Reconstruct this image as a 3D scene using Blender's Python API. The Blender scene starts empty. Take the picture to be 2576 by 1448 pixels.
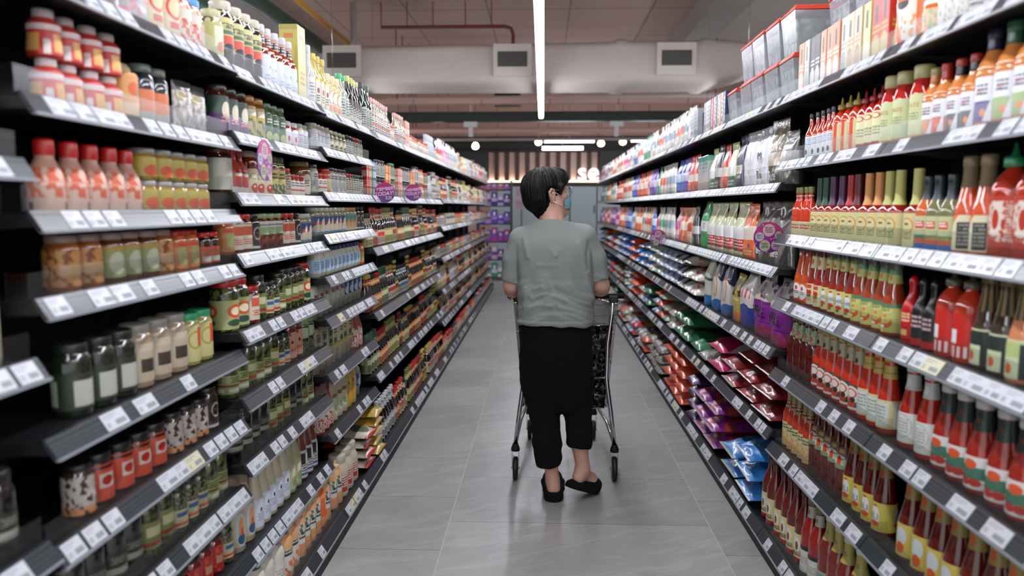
import bpy, bmesh, math, random
import numpy as np
from math import radians, sin, cos, pi, sqrt
from mathutils import Vector, Matrix, noise

C = bpy.context
D = bpy.data
SC = C.scene
COL = SC.collection
rnd = random.Random(7)

# ------------------------------------------------------------------ camera
cd = D.cameras.new('camera'); cam = D.objects.new('camera', cd); COL.objects.link(cam)
cam.location = (0, 0, 1.477)
cam.rotation_euler = (radians(90 - 6.128), 0, radians(2.337))
cd.sensor_width = 36; cd.sensor_fit = 'HORIZONTAL'; cd.lens = 36 * 1900 / 2576
cd.clip_start = .05; cd.clip_end = 100
cd.dof.use_dof = True; cd.dof.focus_distance = 3.5; cd.dof.aperture_fstop = 1.9
SC.camera = cam

# ------------------------------------------------------------------ world, exposure
W = D.worlds.new('store_air'); SC.world = W; W.use_nodes = True
W.node_tree.nodes['Background'].inputs[0].default_value = (.93, .97, 1, 1)
W.node_tree.nodes['Background'].inputs[1].default_value = 1.3
vs = SC.view_settings
vs.view_transform = 'Standard'; vs.look = 'None'; vs.gamma = 1; vs.use_curve_mapping = False
vs.exposure = 0.0
LED_POWER = 74.0
SC.cycles.use_denoising = True
SC.cycles.max_bounces = 6; SC.cycles.diffuse_bounces = 3; SC.cycles.glossy_bounces = 3
SC.cycles.transparent_max_bounces = 12; SC.cycles.sample_clamp_indirect = 4

# ------------------------------------------------------------------ colour + node helpers
def lin(h):
    if not isinstance(h, str): return tuple(h)[:3]
    h = h.lstrip('#'); o = []
    for i in (0, 2, 4):
        c = int(h[i:i + 2], 16) / 255
        o.append(c / 12.92 if c <= .04045 else ((c + .055) / 1.055) ** 2.4)
    return tuple(o)
def rgba(h): return (*lin(h), 1)

class NB:
    def __init__(s, name):
        s.m = D.materials.new(name); s.m.use_nodes = True
        s.t = s.m.node_tree; s.n = s.t.nodes; s.b = s.n['Principled BSDF']
    def add(s, typ, **kw):
        x = s.n.new(typ)
        for k, v in kw.items(): setattr(x, k, v)
        return x
    def put(s, sock, v):
        if hasattr(v, 'is_output') or hasattr(v, 'links'): s.t.links.new(v, sock)
        else: sock.default_value = v
    def M(s, op, a, b=0.0, c=None):
        x = s.add('ShaderNodeMath', operation=op)
        s.put(x.inputs[0], a); s.put(x.inputs[1], b)
        if c is not None: s.put(x.inputs[2], c)
        return x.outputs[0]
    def mix(s, f, a, b):
        x = s.add('ShaderNodeMix', data_type='RGBA')
        s.put(x.inputs[0], f)
        s.put(x.inputs[6], rgba(a) if isinstance(a, (str, tuple)) else a)
        s.put(x.inputs[7], rgba(b) if isinstance(b, (str, tuple)) else b)
        return x.outputs[2]
    def noise(s, vec, scale, detail=2, rough=.5):
        x = s.add('ShaderNodeTexNoise'); x.inputs['Scale'].default_value = scale
        x.inputs['Detail'].default_value = detail; x.inputs['Roughness'].default_value = rough
        if vec is not None: s.t.links.new(vec, x.inputs['Vector'])
        return x.outputs['Fac']
    def comb(s, x, y, z=0.0):
        c = s.add('ShaderNodeCombineXYZ')
        for i, v in enumerate((x, y, z)): s.put(c.inputs[i], v)
        return c.outputs[0]
    def base(s, col): s.put(s.b.inputs['Base Color'], rgba(col) if isinstance(col, (str, tuple)) else col)
    def set(s, **k):
        for a, v in k.items(): s.put(s.b.inputs[a.replace('_', ' ')], v)
    def bump(s, h, strength=.3, dist=.01):
        x = s.add('ShaderNodeBump'); x.inputs['Strength'].default_value = strength; x.inputs['Distance'].default_value = dist
        s.t.links.new(h, x.inputs['Height']); s.t.links.new(x.outputs[0], s.b.inputs['Normal'])

MATS = {}
def pm(name, col, rough=.4, metal=0., coat=0., spec=.5):
    if name in MATS: return MATS[name]
    b = NB(name); b.base(col); b.set(Roughness=rough, Metallic=metal, Coat_Weight=coat, Coat_Roughness=.05)
    b.b.inputs['Specular IOR Level'].default_value = spec
    MATS[name] = b.m; return b.m
def plastic(col, rough=.3): return pm('plastic_' + col.strip('#'), col, rough)
def glassy(col): return pm('filled_glass_' + col.strip('#'), col, .08, 0, .6)
def emit(name, col, s):
    if name in MATS: return MATS[name]
    b = NB(name); b.base((.8, .8, .8)); b.set(Emission_Color=rgba(col), Emission_Strength=s); MATS[name] = b.m; return b.m

def chunky(name, c1, c2, scale=60, c3=None, thr=.5):
    """glass jar filled with pieces: two or three food colours in blobs under a clear coat"""
    if name in MATS: return MATS[name]
    b = NB(name); tc = b.add('ShaderNodeTexCoord').outputs['Object']
    v = b.add('ShaderNodeTexVoronoi'); v.inputs['Scale'].default_value = scale; b.t.links.new(tc, v.inputs['Vector'])
    f = b.M('GREATER_THAN', v.outputs['Color'], thr)
    col = b.mix(f, c1, c2)
    if c3: col = b.mix(b.M('GREATER_THAN', v.outputs['Distance'], .55), col, c3)
    b.base(col); b.set(Roughness=.12, Coat_Weight=.6, Coat_Roughness=.04); MATS[name] = b.m; return b.m

def label(name, layers, rough=.38, rep=1, coat=0., bumps=0.):
    """printed paper or film: flat printed shapes laid out in the label's own UV square"""
    if name in MATS: return MATS[name]
    b = NB(name); uv = b.add('ShaderNodeUVMap'); uv.uv_map = 'UVMap'
    sp = b.add('ShaderNodeSeparateXYZ'); b.t.links.new(uv.outputs[0], sp.inputs[0])
    u, v = sp.outputs[0], sp.outputs[1]
    if rep != 1: u = b.M('FRACT', b.M('MULTIPLY', u, rep))
    gt = lambda a, k: b.M('GREATER_THAN', a, k)
    lt = lambda a, k: b.M('LESS_THAN', a, k)
    mul = lambda a, c: b.M('MULTIPLY', a, c)
    def rect(u0, u1, v0, v1):
        f = None
        for t in (gt(u, u0) if u0 > 0 else None, lt(u, u1) if u1 < 1 else None, gt(v, v0) if v0 > 0 else None, lt(v, v1) if v1 < 1 else None):
            if t is not None: f = t if f is None else mul(f, t)
        return f if f is not None else 1.0
    def ell(cu, cv, ru, rv):
        a = b.M('DIVIDE', b.M('SUBTRACT', u, cu), ru); c = b.M('DIVIDE', b.M('SUBTRACT', v, cv), rv)
        return b.M('ADD', mul(a, a), mul(c, c))
    col = None
    for L in layers:
        k, c = L[0], L[-1]
        if k == 'base': col = rgba(c); continue
        if k == 'band': f = rect(0, 1, L[1], L[2])
        elif k == 'rect': f = rect(*L[1:5])
        elif k == 'ell': f = lt(ell(*L[1:5]), 1.)
        elif k == 'ring':
            e = ell(*L[1:5]); f = mul(lt(e, 1.), gt(e, L[5]))
        elif k == 'diag': f = gt(b.M('ADD', mul(u, L[1]), mul(v, L[2])), L[3])
        elif k == 'wave':
            f = lt(b.M('ADD', v, mul(b.M('SINE', mul(u, L[2])), L[3])), L[1])
        elif k == 'lines':
            u0, u1, v0, v1, n = L[1:6]
            r = b.M('MULTIPLY', b.M('DIVIDE', b.M('SUBTRACT', v, v0), v1 - v0), n)
            fr = b.M('FRACT', r); row = b.M('FLOOR', r)
            nz = b.noise(b.comb(mul(u, 26.), mul(row, 3.7)), 1.0, 1)
            f = mul(mul(gt(fr, .42), gt(nz, .42)), rect(u0, u1, v0, v1))
        elif k == 'stripes':
            u0, u1, v0, v1, n = L[1:6]
            f = mul(gt(b.M('FRACT', b.M('MULTIPLY', u, n)), .5), rect(u0, u1, v0, v1))
        elif k == 'blotch':
            u0, u1, v0, v1, sc, th = L[1:7]
            nz = b.noise(b.comb(u, mul(v, 1.0), L[7] if len(L) > 8 else 0.0), sc, 2)
            f = mul(gt(nz, th), rect(u0, u1, v0, v1))
        if col is None: col = rgba('#dddddd')
        x = b.add('ShaderNodeMix', data_type='RGBA'); b.put(x.inputs[0], f); b.put(x.inputs[6], col); b.put(x.inputs[7], rgba(c)); col = x.outputs[2]
    b.put(b.b.inputs['Base Color'], col)
    b.set(Roughness=rough, Coat_Weight=coat, Coat_Roughness=.08)
    if bumps:
        tc = b.add('ShaderNodeTexCoord').outputs['Object']
        b.bump(b.noise(tc, 38, 3, .6), bumps, .01)
    MATS[name] = b.m; return b.m

# ------------------------------------------------------------------ mesh helpers
class MB:
    """collects faces for ONE mesh"""
    def __init__(s): s.v = []; s.f = []; s.m = []; s.uv = []; s.mats = []; s.smooth = []
    def mi(s, mat):
        if mat not in s.mats: s.mats.append(mat)
        return s.mats.index(mat)
    def add(s, vs_, fs, mat, uvs=None, smooth=False):
        o = len(s.v); i = s.mi(mat); s.v += [tuple(p) for p in vs_]
        for k, f in enumerate(fs):
            s.f.append(tuple(o + j for j in f)); s.m.append(i); s.smooth.append(smooth)
            s.uv.append(uvs[k] if uvs else [(0., 0.)] * len(f))
    def join(s, other, T=None):
        o = len(s.v); mp = [s.mi(m) for m in other.mats]
        s.v += [tuple(T @ Vector(p)) for p in other.v] if T else other.v
        s.f += [tuple(o + j for j in f) for f in other.f]; s.m += [mp[i] for i in other.m]; s.uv += other.uv; s.smooth += other.smooth
        return s
    def box(s, lo, hi, mat, uv=True):
        x0, y0, z0 = lo; x1, y1, z1 = hi
        v = [(x0, y0, z0), (x1, y0, z0), (x1, y1, z0), (x0, y1, z0), (x0, y0, z1), (x1, y0, z1), (x1, y1, z1), (x0, y1, z1)]
        f = [(0, 1, 5, 4), (1, 2, 6, 5), (2, 3, 7, 6), (3, 0, 4, 7), (4, 5, 6, 7), (3, 2, 1, 0)]
        q = [(0., 0.), (1., 0.), (1., 1.), (0., 1.)]
        s.add(v, f, mat, [q] * 6)
        return s
    def rbox(s, lo, hi, mat, r=.004):
        bm = bmesh.new(); sz = [hi[i] - lo[i] for i in range(3)]
        bmesh.ops.create_cube(bm, size=1, matrix=Matrix.LocRotScale(Vector([(lo[i] + hi[i]) / 2 for i in range(3)]), None, Vector(sz)))
        bmesh.ops.bevel(bm, geom=bm.edges[:], offset=min(r, min(sz) * .45), segments=2, affect='EDGES', profile=.6)
        bm.verts.index_update(); vv = [v.co[:] for v in bm.verts]; ff = []; uu = []
        for f in bm.faces:
            n = f.normal; ff.append([v.index for v in f.verts]); q = []
            for v in f.verts:
                p = [(v.co[i] - lo[i]) / sz[i] for i in range(3)]
                q.append((p[0], p[2]) if abs(n.y) >= max(abs(n.x), abs(n.z)) else ((p[1], p[2]) if abs(n.x) >= abs(n.z) else (p[0], p[1])))
            uu.append(q)
        bm.free(); s.add(vv, ff, mat, uu, False); return s
    def lathe(s, prof, mat, n=20, a0=0., a1=2 * pi, uv=None, cx=0, cy=0):
        """prof (r,z); angle 0 faces -Y, growing towards +X. uv=(z0,z1) maps v."""
        full = abs(a1 - a0 - 2 * pi) < 1e-6 and a0 == 0; k = n + 1
        vv = []
        for r, z in prof:
            for i in range(k):
                a = a0 + (a1 - a0) * i / n; vv.append((cx + r * sin(a), cy - r * cos(a), z))
        z0 = prof[0][1]; z1 = prof[-1][1]
        ff = []; uu = []
        for j in range(len(prof) - 1):
            for i in range(n):
                a, b_, c, d = j * k + i, j * k + i + 1, (j + 1) * k + i + 1, (j + 1) * k + i
                V0 = (prof[j][1] - z0) / (z1 - z0 + 1e-9); V1 = (prof[j + 1][1] - z0) / (z1 - z0 + 1e-9)
                q = [((i / n + .5) % 1, V0), (((i + 1) / n + .5 - 1e-5) % 1, V0), (((i + 1) / n + .5 - 1e-5) % 1, V1), ((i / n + .5) % 1, V1)] if full else [(i / n, V0), ((i + 1) / n, V0), ((i + 1) / n, V1), (i / n, V1)]
                if prof[j][0] < 1e-6: ff.append((a, c, d)); uu.append([q[0], q[2], q[3]])
                elif prof[j + 1][0] < 1e-6: ff.append((a, b_, c)); uu.append(q[:3])
                else: ff.append((a, b_, c, d)); uu.append(q)
        s.add(vv, ff, mat, uu, True); return s
    def tube(s, pts, r, mat, n=8, cap=True, closed=False):
        P = [Vector(p) for p in pts]; rings = []; up = None
        R = r if isinstance(r, (list, tuple)) else [r] * len(P)
        vv = []
        for i, p in enumerate(P):
            if closed: t = (P[(i + 1) % len(P)] - P[i - 1]).normalized()
            else: t = (P[min(i + 1, len(P) - 1)] - P[max(i - 1, 0)]).normalized()
            if up is None: up = Vector((0, 0, 1)) if abs(t.z) < .9 else Vector((1, 0, 0))
            a = (up - t * up.dot(t)).normalized(); up = a; b_ = t.cross(a)
            for k in range(n): vv.append(p + R[i] * (a * cos(2 * pi * k / n) + b_ * sin(2 * pi * k / n)))
        ff = []
        L = len(P) if closed else len(P) - 1
        for i in range(L):
            for k in range(n):
                o0, o1 = i * n, ((i + 1) % len(P)) * n
                ff.append((o0 + k, o0 + (k + 1) % n, o1 + (k + 1) % n, o1 + k))
        if cap and not closed: ff.append(tuple(range(n))[::-1]); ff.append(tuple((len(P) - 1) * n + k for k in range(n)))
        s.add(vv, ff, mat, None, True); return s
    def prism(s, poly, y0, y1, mat, axis='y'):
        """extrude an (x,z) outline along y"""
        n = len(poly); vv = [(x, y0, z) for x, z in poly] + [(x, y1, z) for x, z in poly]
        ff = [(i, (i + 1) % n, n + (i + 1) % n, n + i) for i in range(n)] + [tuple(range(n))[::-1], tuple(range(n, 2 * n))]
        s.add(vv, ff, mat); return s
    def mesh(s, name):
        me = D.meshes.new(name); me.from_pydata(s.v, [], s.f)
        for m in s.mats: me.materials.append(m)
        me.polygons.foreach_set('material_index', s.m); me.polygons.foreach_set('use_smooth', s.smooth)
        l = me.uv_layers.new(name='UVMap'); flat = [c for q in s.uv for p in q for c in p]
        l.data.foreach_set('uv', flat)
        bm = bmesh.new(); bm.from_mesh(me); bmesh.ops.recalc_face_normals(bm, faces=bm.faces[:]); bm.to_mesh(me); bm.free()
        me.update(); return me

def tag(o, lab=None, cat=None, group=None, kind=None):
    if lab: o['label'] = lab
    if cat: o['category'] = cat
    if group: o['group'] = group
    if kind: o['kind'] = kind
    return o
def link(name, data, parent=None, loc=(0, 0, 0), rz=0.):
    o = D.objects.new(name, data); COL.objects.link(o); o.location = loc; o.rotation_euler = (0, 0, rz)
    if parent is not None: o.parent = parent
    return o
def obj(name, mb, parent=None, loc=(0, 0, 0), rz=0.): return link(name, mb.mesh(name), parent, loc, rz)
def thing(name, lab, cat, loc=(0, 0, 0), rz=0., group=None): return tag(link(name, None, None, loc, rz), lab, cat, group)

def glyphs(body, size, mat, bold=0., depth=0.):
    """a word as flat letters; returns an MB in the x-z plane (facing -y), centred on x, baseline z=0"""
    cu = D.curves.new('word', 'FONT'); cu.body = body; cu.size = size; cu.align_x = 'CENTER'; cu.resolution_u = 3
    cu.offset = bold; cu.extrude = depth
    o = D.objects.new('word', cu); COL.objects.link(o)
    me = o.evaluated_get(C.evaluated_depsgraph_get()).to_mesh()
    mb = MB(); mb.add([(v.co.x, -v.co.z, v.co.y) for v in me.vertices], [tuple(p.vertices) for p in me.polygons], mat)
    o.to_mesh_clear(); D.objects.remove(o); D.curves.remove(cu)
    return mb

# ------------------------------------------------------------------ shared materials
M_black = pm('black_powder_coated_steel', '#0c0d0e', .45)
M_shelf = pm('dark_shelf_steel', '#101214', .4)
M_panel = pm('matt_black_back_panel', '#070707', .7)
M_chrome = pm('chrome', '#c9ccd0', .16, 1.)
M_white = pm('white_paint', '#d9d9d6', .5)
M_rubber = pm('black_rubber', '#0b0b0c', .5)
def rail_material():
    b = NB('slate_price_rail'); tc = b.add('ShaderNodeTexCoord').outputs['Object']
    sp = b.add('ShaderNodeSeparateXYZ'); b.t.links.new(tc, sp.inputs[0])
    f = b.M('GREATER_THAN', b.M('FRACT', b.M('MULTIPLY', sp.outputs[2], 110.)), .75)
    b.base(b.mix(f, '#272c31', '#3b4147')); b.set(Roughness=.34, Coat_Weight=.25, Coat_Roughness=.2); return b.m
M_rail = rail_material()
M_edge = pm('pale_rail_edge', '#8d9298', .35)
M_card = pm('white_price_card', '#c3c6cc', .45, 0, .08)
M_ycard = pm('cream_price_card', '#c9c6a4', .45, 0, .08)
M_ink = pm('dark_print', '#17181a', .6)
def clear_plastic():
    b = NB('clear_acrylic'); t = b.add('ShaderNodeBsdfTransparent'); t.inputs[0].default_value = (.93, .94, .94, 1)
    g = b.add('ShaderNodeBsdfGlossy'); g.inputs[0].default_value = (.9, .9, .9, 1); g.inputs['Roughness'].default_value = .28
    lw = b.add('ShaderNodeLayerWeight'); lw.inputs[0].default_value = .35
    mx = b.add('ShaderNodeMixShader'); b.t.links.new(b.M('MULTIPLY_ADD', lw.outputs[0], .12, .015), mx.inputs[0])
    b.t.links.new(t.outputs[0], mx.inputs[1]); b.t.links.new(g.outputs[0], mx.inputs[2])
    b.t.links.new(mx.outputs[0], b.n['Material Output'].inputs[0]); return b.m
M_clear = clear_plastic()
def frosted():
    b = NB('frosted_tub_plastic'); t = b.add('ShaderNodeBsdfTransparent'); t.inputs[0].default_value = (.9, .92, .94, 1)
    b.base('#c3c7cc'); b.set(Roughness=.18, Coat_Weight=.5)
    mx = b.add('ShaderNodeMixShader'); mx.inputs[0].default_value = .42; b.t.links.new(t.outputs[0], mx.inputs[1]); b.t.links.new(b.b.outputs[0], mx.inputs[2])
    b.t.links.new(mx.outputs[0], b.n['Material Output'].inputs[0]); return b.m
M_frost = frosted()

ORD = ['zeroth', 'first', 'second', 'third', 'fourth', 'fifth', 'sixth', 'seventh', 'eighth', 'ninth', 'tenth', 'eleventh', 'twelfth', 'thirteenth', 'fourteenth', 'fifteenth', 'sixteenth', 'seventeenth', 'eighteenth', 'nineteenth', 'twentieth', 'twenty-first', 'twenty-second', 'twenty-third', 'twenty-fourth', 'twenty-fifth', 'twenty-sixth']
NUM = ['zero', 'one', 'two', 'three', 'four', 'five', 'six', 'seven', 'eight', 'nine', 'ten', 'eleven', 'twelve', 'thirteen', 'fourteen', 'fifteen', 'sixteen', 'seventeen', 'eighteen', 'nineteen', 'twenty', 'twenty-one', 'twenty-two', 'twenty-three', 'twenty-four', 'twenty-five', 'twenty-six']
# ------------------------------------------------------------------ the setting
def floor_material():
    b = NB('grey_slate_tile'); tc = b.add('ShaderNodeTexCoord').outputs['Object']
    sp = b.add('ShaderNodeSeparateXYZ'); b.t.links.new(tc, sp.inputs[0]); x, y = sp.outputs[0], sp.outputs[1]
    cx = b.M('DIVIDE', b.M('ADD', x, .435), 1.215); col = b.M('FLOOR', cx); fx = b.M('FRACT', cx)
    ry = b.M('DIVIDE', b.M('ADD', b.M('ADD', y, -.415), b.M('MULTIPLY', col, .3)), .6); row = b.M('FLOOR', ry); fy = b.M('FRACT', ry)
    near = lambda f, w: b.M('MAXIMUM', b.M('LESS_THAN', f, w), b.M('GREATER_THAN', f, 1 - w))
    gx = near(fx, .0018); gy = near(fy, .0028)
    wn = b.add('ShaderNodeTexWhiteNoise', noise_dimensions='2D'); b.t.links.new(b.comb(col, row), wn.inputs[0]); rv = wn.outputs[0]
    # slate veining runs obliquely and shifts from tile to tile
    al = b.M('ADD', b.M('MULTIPLY', x, .9), b.M('MULTIPLY', y, .45)); ac = b.M('ADD', b.M('MULTIPLY', x, -.45), b.M('MULTIPLY', y, .9))
    wob = b.noise(b.comb(x, y, rv), 2.2, 3)
    ac = b.M('ADD', ac, b.M('MULTIPLY', wob, .22))
    n1 = b.noise(b.comb(b.M('MULTIPLY', al, .9), b.M('MULTIPLY', ac, 6.), b.M('MULTIPLY', rv, 9.)), 2.2, 8, .68)
    n2 = b.noise(b.comb(x, y, b.M('MULTIPLY', rv, 5.)), 4., 5, .6)
    ln = b.M('SUBTRACT', 1., b.M('MULTIPLY', b.M('ABSOLUTE', b.M('SUBTRACT', n1, .5)), 16.)); ln = b.M('MAXIMUM', ln, 0.)
    f = b.M('ADD', b.M('MULTIPLY', n1, .45), b.M('ADD', b.M('MULTIPLY', n2, .4), b.M('MULTIPLY', rv, .14)))
    c = b.add('ShaderNodeValToRGB'); b.t.links.new(f, c.inputs[0])
    c.color_ramp.elements[0].position = .3; c.color_ramp.elements[0].color = rgba('#868885')
    c.color_ramp.elements[1].position = .75; c.color_ramp.elements[1].color = rgba('#b9b9b6')
    cc = b.mix(b.M('MULTIPLY', ln, .22), c.outputs[0], '#767774'); cc = b.mix(b.M('MULTIPLY', b.M('GREATER_THAN', n2, .56), .35), cc, '#9c9a8c'); cc = b.mix(gy, cc, '#4a4a48'); cc = b.mix(gx, cc, '#b9b8b2')
    b.base(cc)
    b.put(b.b.inputs['Roughness'], b.M('MULTIPLY_ADD', n2, .25, .2))
    b.bump(n1, .3, .012); return b.m
def concrete(name, c1, c2, scale=1.2, panel=None):
    b = NB(name); tc = b.add('ShaderNodeTexCoord').outputs['Object']
    n = b.noise(tc, scale, 5, .6); col = b.mix(n, c1, c2)
    if panel:
        sp = b.add('ShaderNodeSeparateXYZ'); b.t.links.new(tc, sp.inputs[0])
        g = None
        for ax, w in panel:
            t = b.M('LESS_THAN', b.M('FRACT', b.M('DIVIDE', b.M('ADD', sp.outputs[ax], 50.3), w)), .018)
            g = t if g is None else b.M('MAXIMUM', g, t)
        col = b.mix(b.M('MULTIPLY', g, .55), col, '#3b302e')
    b.base(col); b.set(Roughness=.85); return b.m
M_ceil = concrete('brown_pink_soffit', '#a58a7f', '#bba397', .7, [(0, 1.3), (1, 1.9)])
M_wallp = concrete('pink_beige_render', '#b39084', '#c9aa9d', .5, [(0, 1.2)])
M_beam = concrete('grey_beam_paint', '#8f8a86', '#a5a09a', .8)
M_duct = concrete('white_duct_wrap', '#a39a92', '#b9b0a8', 1.5)
M_green = pm('dark_green_paint', '#16241f', .5)
M_teal = pm('deep_green_pipe', '#1d4034', .45)
M_yellow = pm('yellow_pipe_paint', '#b98a25', .45)
M_red = pm('rust_red_pipe', '#6d2f28', .5)

def st(name, mb, lab=None): o = obj(name, mb); o['kind'] = 'structure'; return o
YB, YE, CZ = -4.0, 18.4, 4.6
st('floor', MB().box((-9, YB, -.1), (9, YE, 0), floor_material()))
st('ceiling', MB().box((-9, YB, CZ), (9, YE, CZ + .15), M_ceil))
st('wall_back', MB().box((-9, YE, 0), (9, YE + .2, CZ), M_wallp))
st('wall_left', MB().box((-9.2, YB, 0), (-9, YE, CZ), M_wallp))
st('wall_right', MB().box((9, YB, 0), (9.2, YE, CZ), M_wallp))
for i, (x, w, m) in enumerate([(2.35, .5, M_beam), (-4.6, .5, M_beam)]):
    st('trim_%d' % (i + 1), MB().box((x, YB, CZ - .35), (x + w, YE, CZ), m))
st('trim_3', MB().box((2.85, YB, CZ - .06), (8.9, YE, CZ), concrete('grey_soffit', '#9d9792', '#b3aea8', .6)))
st('trim_4', MB().box((-9, YE - .35, 2.78), (9, YE, 3.12), pm('dark_bulkhead', '#1a1716', .6)))

# ------------------------------------------------------------------ LED light rows (the lamps of this place)
M_led = emit('led_tube_light', '#f2f4ff', LED_POWER)
M_house = pm('white_batten_housing', '#cfd0d2', .5)
led_tube = None
def led_row(x, y0, y1, z, lab, hang=True):
    t = thing('led_light_strip', lab, 'light', (x, (y0 + y1) / 2, z), 0, 'long LED strips above the aisles')
    L = (y1 - y0) / 2
    obj('tube', MB().rbox((-.03, -L, 0), (.03, L, .0295), M_led, .012), t)
    obj('housing', MB().box((-.036, -L, .03), (.036, L, .085), M_house), t)
    for yy in (-1.5, 2.2, 5.9, 9.6, 11.9):
        yy -= (y0 + y1) / 2
        obj('hanging_wire', MB().tube([(0, yy, .085), (0, yy, CZ - z)], .003, M_chrome, 5), t)
led_row(-.035, -2.6, 12.1, 2.86, 'long bright LED strip hanging along the middle of the aisle')
led_row(-2.64, -2.6, 12.1, 2.86, 'LED strip glowing behind the jars on the top shelf')
led_row(2.5, -2.6, 12.1, 2.86, 'LED strip glowing behind the bottles and tubs of the top shelf')
led_row(-5.2, -2.6, 17.6, 2.86, 'LED strip over the second aisle beyond the jar shelving')  # hidden by the shelves; run on past the inner rows to brighten the back
led_row(5.05, -2.6, 17.6, 2.86, 'LED strip over the second aisle beyond the sauce shelving')  # hidden likewise; its extra far stretch is added to light the back

# ------------------------------------------------------------------ air duct with grilles, pipes, beams
def duct():
    t = thing('air_duct', 'wide white wrapped air duct crossing the whole aisle under the ceiling', 'air duct', (0, 11., 0))
    y0, y1 = -.5, .5
    NS = 28
    def sec(z0, z1):
        q = [2 * pi * i / NS for i in range(NS)]; sg = lambda v: math.copysign(abs(v) ** .38, v)
        return [(sg(cos(t_)) * (y1 - y0) / 2, (z0 + z1) / 2 + sg(sin(t_)) * (z1 - z0) / 2) for t_ in q]
    xs = [(-3.3, 3.2, 3.55), (-2.7, 3.14, 3.69), (-1.2, 3.13, 3.70), (.95, 3.13, 3.72), (1., 3.1, 3.76), (1.1, 3.1, 3.76), (1.15, 3.13, 3.73), (2.1, 3.13, 3.73), (2.15, 3.1, 3.76), (2.25, 3.1, 3.76), (2.3, 3.13, 3.74), (2.6, 3.2, 3.72), (3.1, 3.35, 3.62)]
    mb = MB(); vv = []; ff = []
    for x, a, b in xs: vv += [(x, y, z) for y, z in sec(a, b)]
    for i in range(len(xs) - 1):
        for k in range(NS): ff.append((i * NS + k, i * NS + (k + 1) % NS, i * NS + NS + (k + 1) % NS, i * NS + NS + k))
    ff += [tuple(range(NS)), tuple(len(vv) - NS + k for k in range(NS))]
    mb.add(vv, ff, M_duct, None, True); obj('duct_shell', mb, t)
    for x in (-2.75, -.42, 1.78):
        fr = MB().box((x - .26, -.545, 3.24), (x + .26, -.49, 3.66), pm('white_grille_frame', '#b9b2ab', .5))
        f = obj('grille_frame', fr, t)
        g = MB().box((x - .2, -.55, 3.36), (x + .2, -.546, 3.56), pm('dark_grille_back', '#3c3b38', .6))
        for k in range(9): g.box((x - .2, -.56, 3.37 + k * .021), (x + .2, -.551, 3.377 + k * .021), pm('grille_slat', '#57544f', .5))
        obj('grille', g, f)
duct()
def pipe(name, lab, pts, r, m, cat='pipe', n=10): return tag(obj(name, MB().tube(pts, r, m, n)), lab, cat)
pipe('gas_pipe', 'long yellow pipe running along the ceiling above the jar shelves', [(-3.05, 6.5, 4.02), (-3.05, 12.9, 4.02)], .035, M_yellow)
pipe('green_pipe', 'fat dark green pipe running beside the yellow pipe', [(-3.5, 6., 3.95), (-3.45, 12.4, 3.95)], .1, M_teal)
pipe('green_conduit', 'dark green channel above the LED strip over the jar shelving', [(-2.95, 4., 3.16), (-2.95, 9.6, 3.16)], .1, M_teal)
pipe('grey_riser_pipe', 'thin grey pipe dropping from the ceiling beside the yellow pipe', [(-2.93, 11.9, 4.6), (-2.93, 11.9, 3.7)], .05, M_beam)
pipe('sprinkler_pipe', 'thin rust red sprinkler pipe bending down above the air duct', [(-2.5, 11.9, 4.22), (-.6, 11.9, 4.22), (-.5, 11.9, 4.19), (-.47, 11.9, 4.1), (-.47, 11.9, 3.85)], .028, M_red)
pipe('ceiling_conduit', 'brown conduit running across just under the ceiling', [(-6, 9.2, 4.35), (2.3, 9.2, 4.35)], .025, M_red)
pipe('white_pipe', 'white pipe running level across the aisle behind the duct', [(-2.9, 14.2, 3.44), (3.3, 14.2, 3.5)], .05, pm('white_pipe_paint', '#e3d3ca', .5))
pipe('pink_pipe', 'pale pink pipe running level below the green beam', [(-4, 15.2, 2.98), (4, 15.2, 2.98)], .05, pm('pink_pipe_paint', '#cfa698', .5))
pipe('grey_pipe', 'thin grey pipe running level above the light bulbs', [(-4, 15.6, 2.84), (4, 15.6, 2.84)], .03, M_beam)
for k, (nm, yy, zz) in enumerate((('white pipe', 14.2, 3.52), ('pink pipe', 15.2, 3.03), ('grey pipe', 15.6, 2.87), ('green beam', 14.92, 3.3), ('pink beam', 13.6, 3.36))):
    for x in (-2.6, 3.0):
        tag(obj('support_rod', MB().tube([(x, yy, zz - .02), (x, yy, CZ)], .008, M_black, 6)), 'thin rod holding the %s from the ceiling %s' % (nm, 'on the jar side' if x < 0 else 'on the bag side'), 'rod', 'rods holding pipes and beams')
tag(obj('green_beam', MB().box((-5, 14.8, 3.12), (5, 15.05, 3.3), M_green)), 'dark green steel beam crossing the aisle behind the white pipe', 'beam')
tag(obj('pink_beam', MB().box((-5, 13.5, 3.28), (5, 13.7, 3.36), M_wallp)), 'pale pink beam crossing the aisle below the white pipe', 'beam')
tag(obj('ceiling_speaker', MB().rbox((-.95, 14.9, 3.42), (-.45, 15.2, 3.72), M_black, .02)), 'black box hanging under the white air duct', 'speaker')
def hanger(name, lab, x, y, z0, z1=CZ, r=.008): return tag(obj(name, MB().tube([(x, y, z0), (x, y, z1)], r, M_red, 6)), lab, 'rod', 'thin hanging rods above the air duct')
for k, (x, y) in enumerate([(-2.5, 11.9), (-2.1, 11.9), (-1.7, 11.9), (-1.2, 11.9), (-.8, 11.9)]):
    hanger('hanging_rod', ['first', 'second', 'third', 'fourth', 'fifth'][k] + ' thin rod from the yellow pipe holding the sprinkler pipe', x, y, 4.24)
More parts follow.
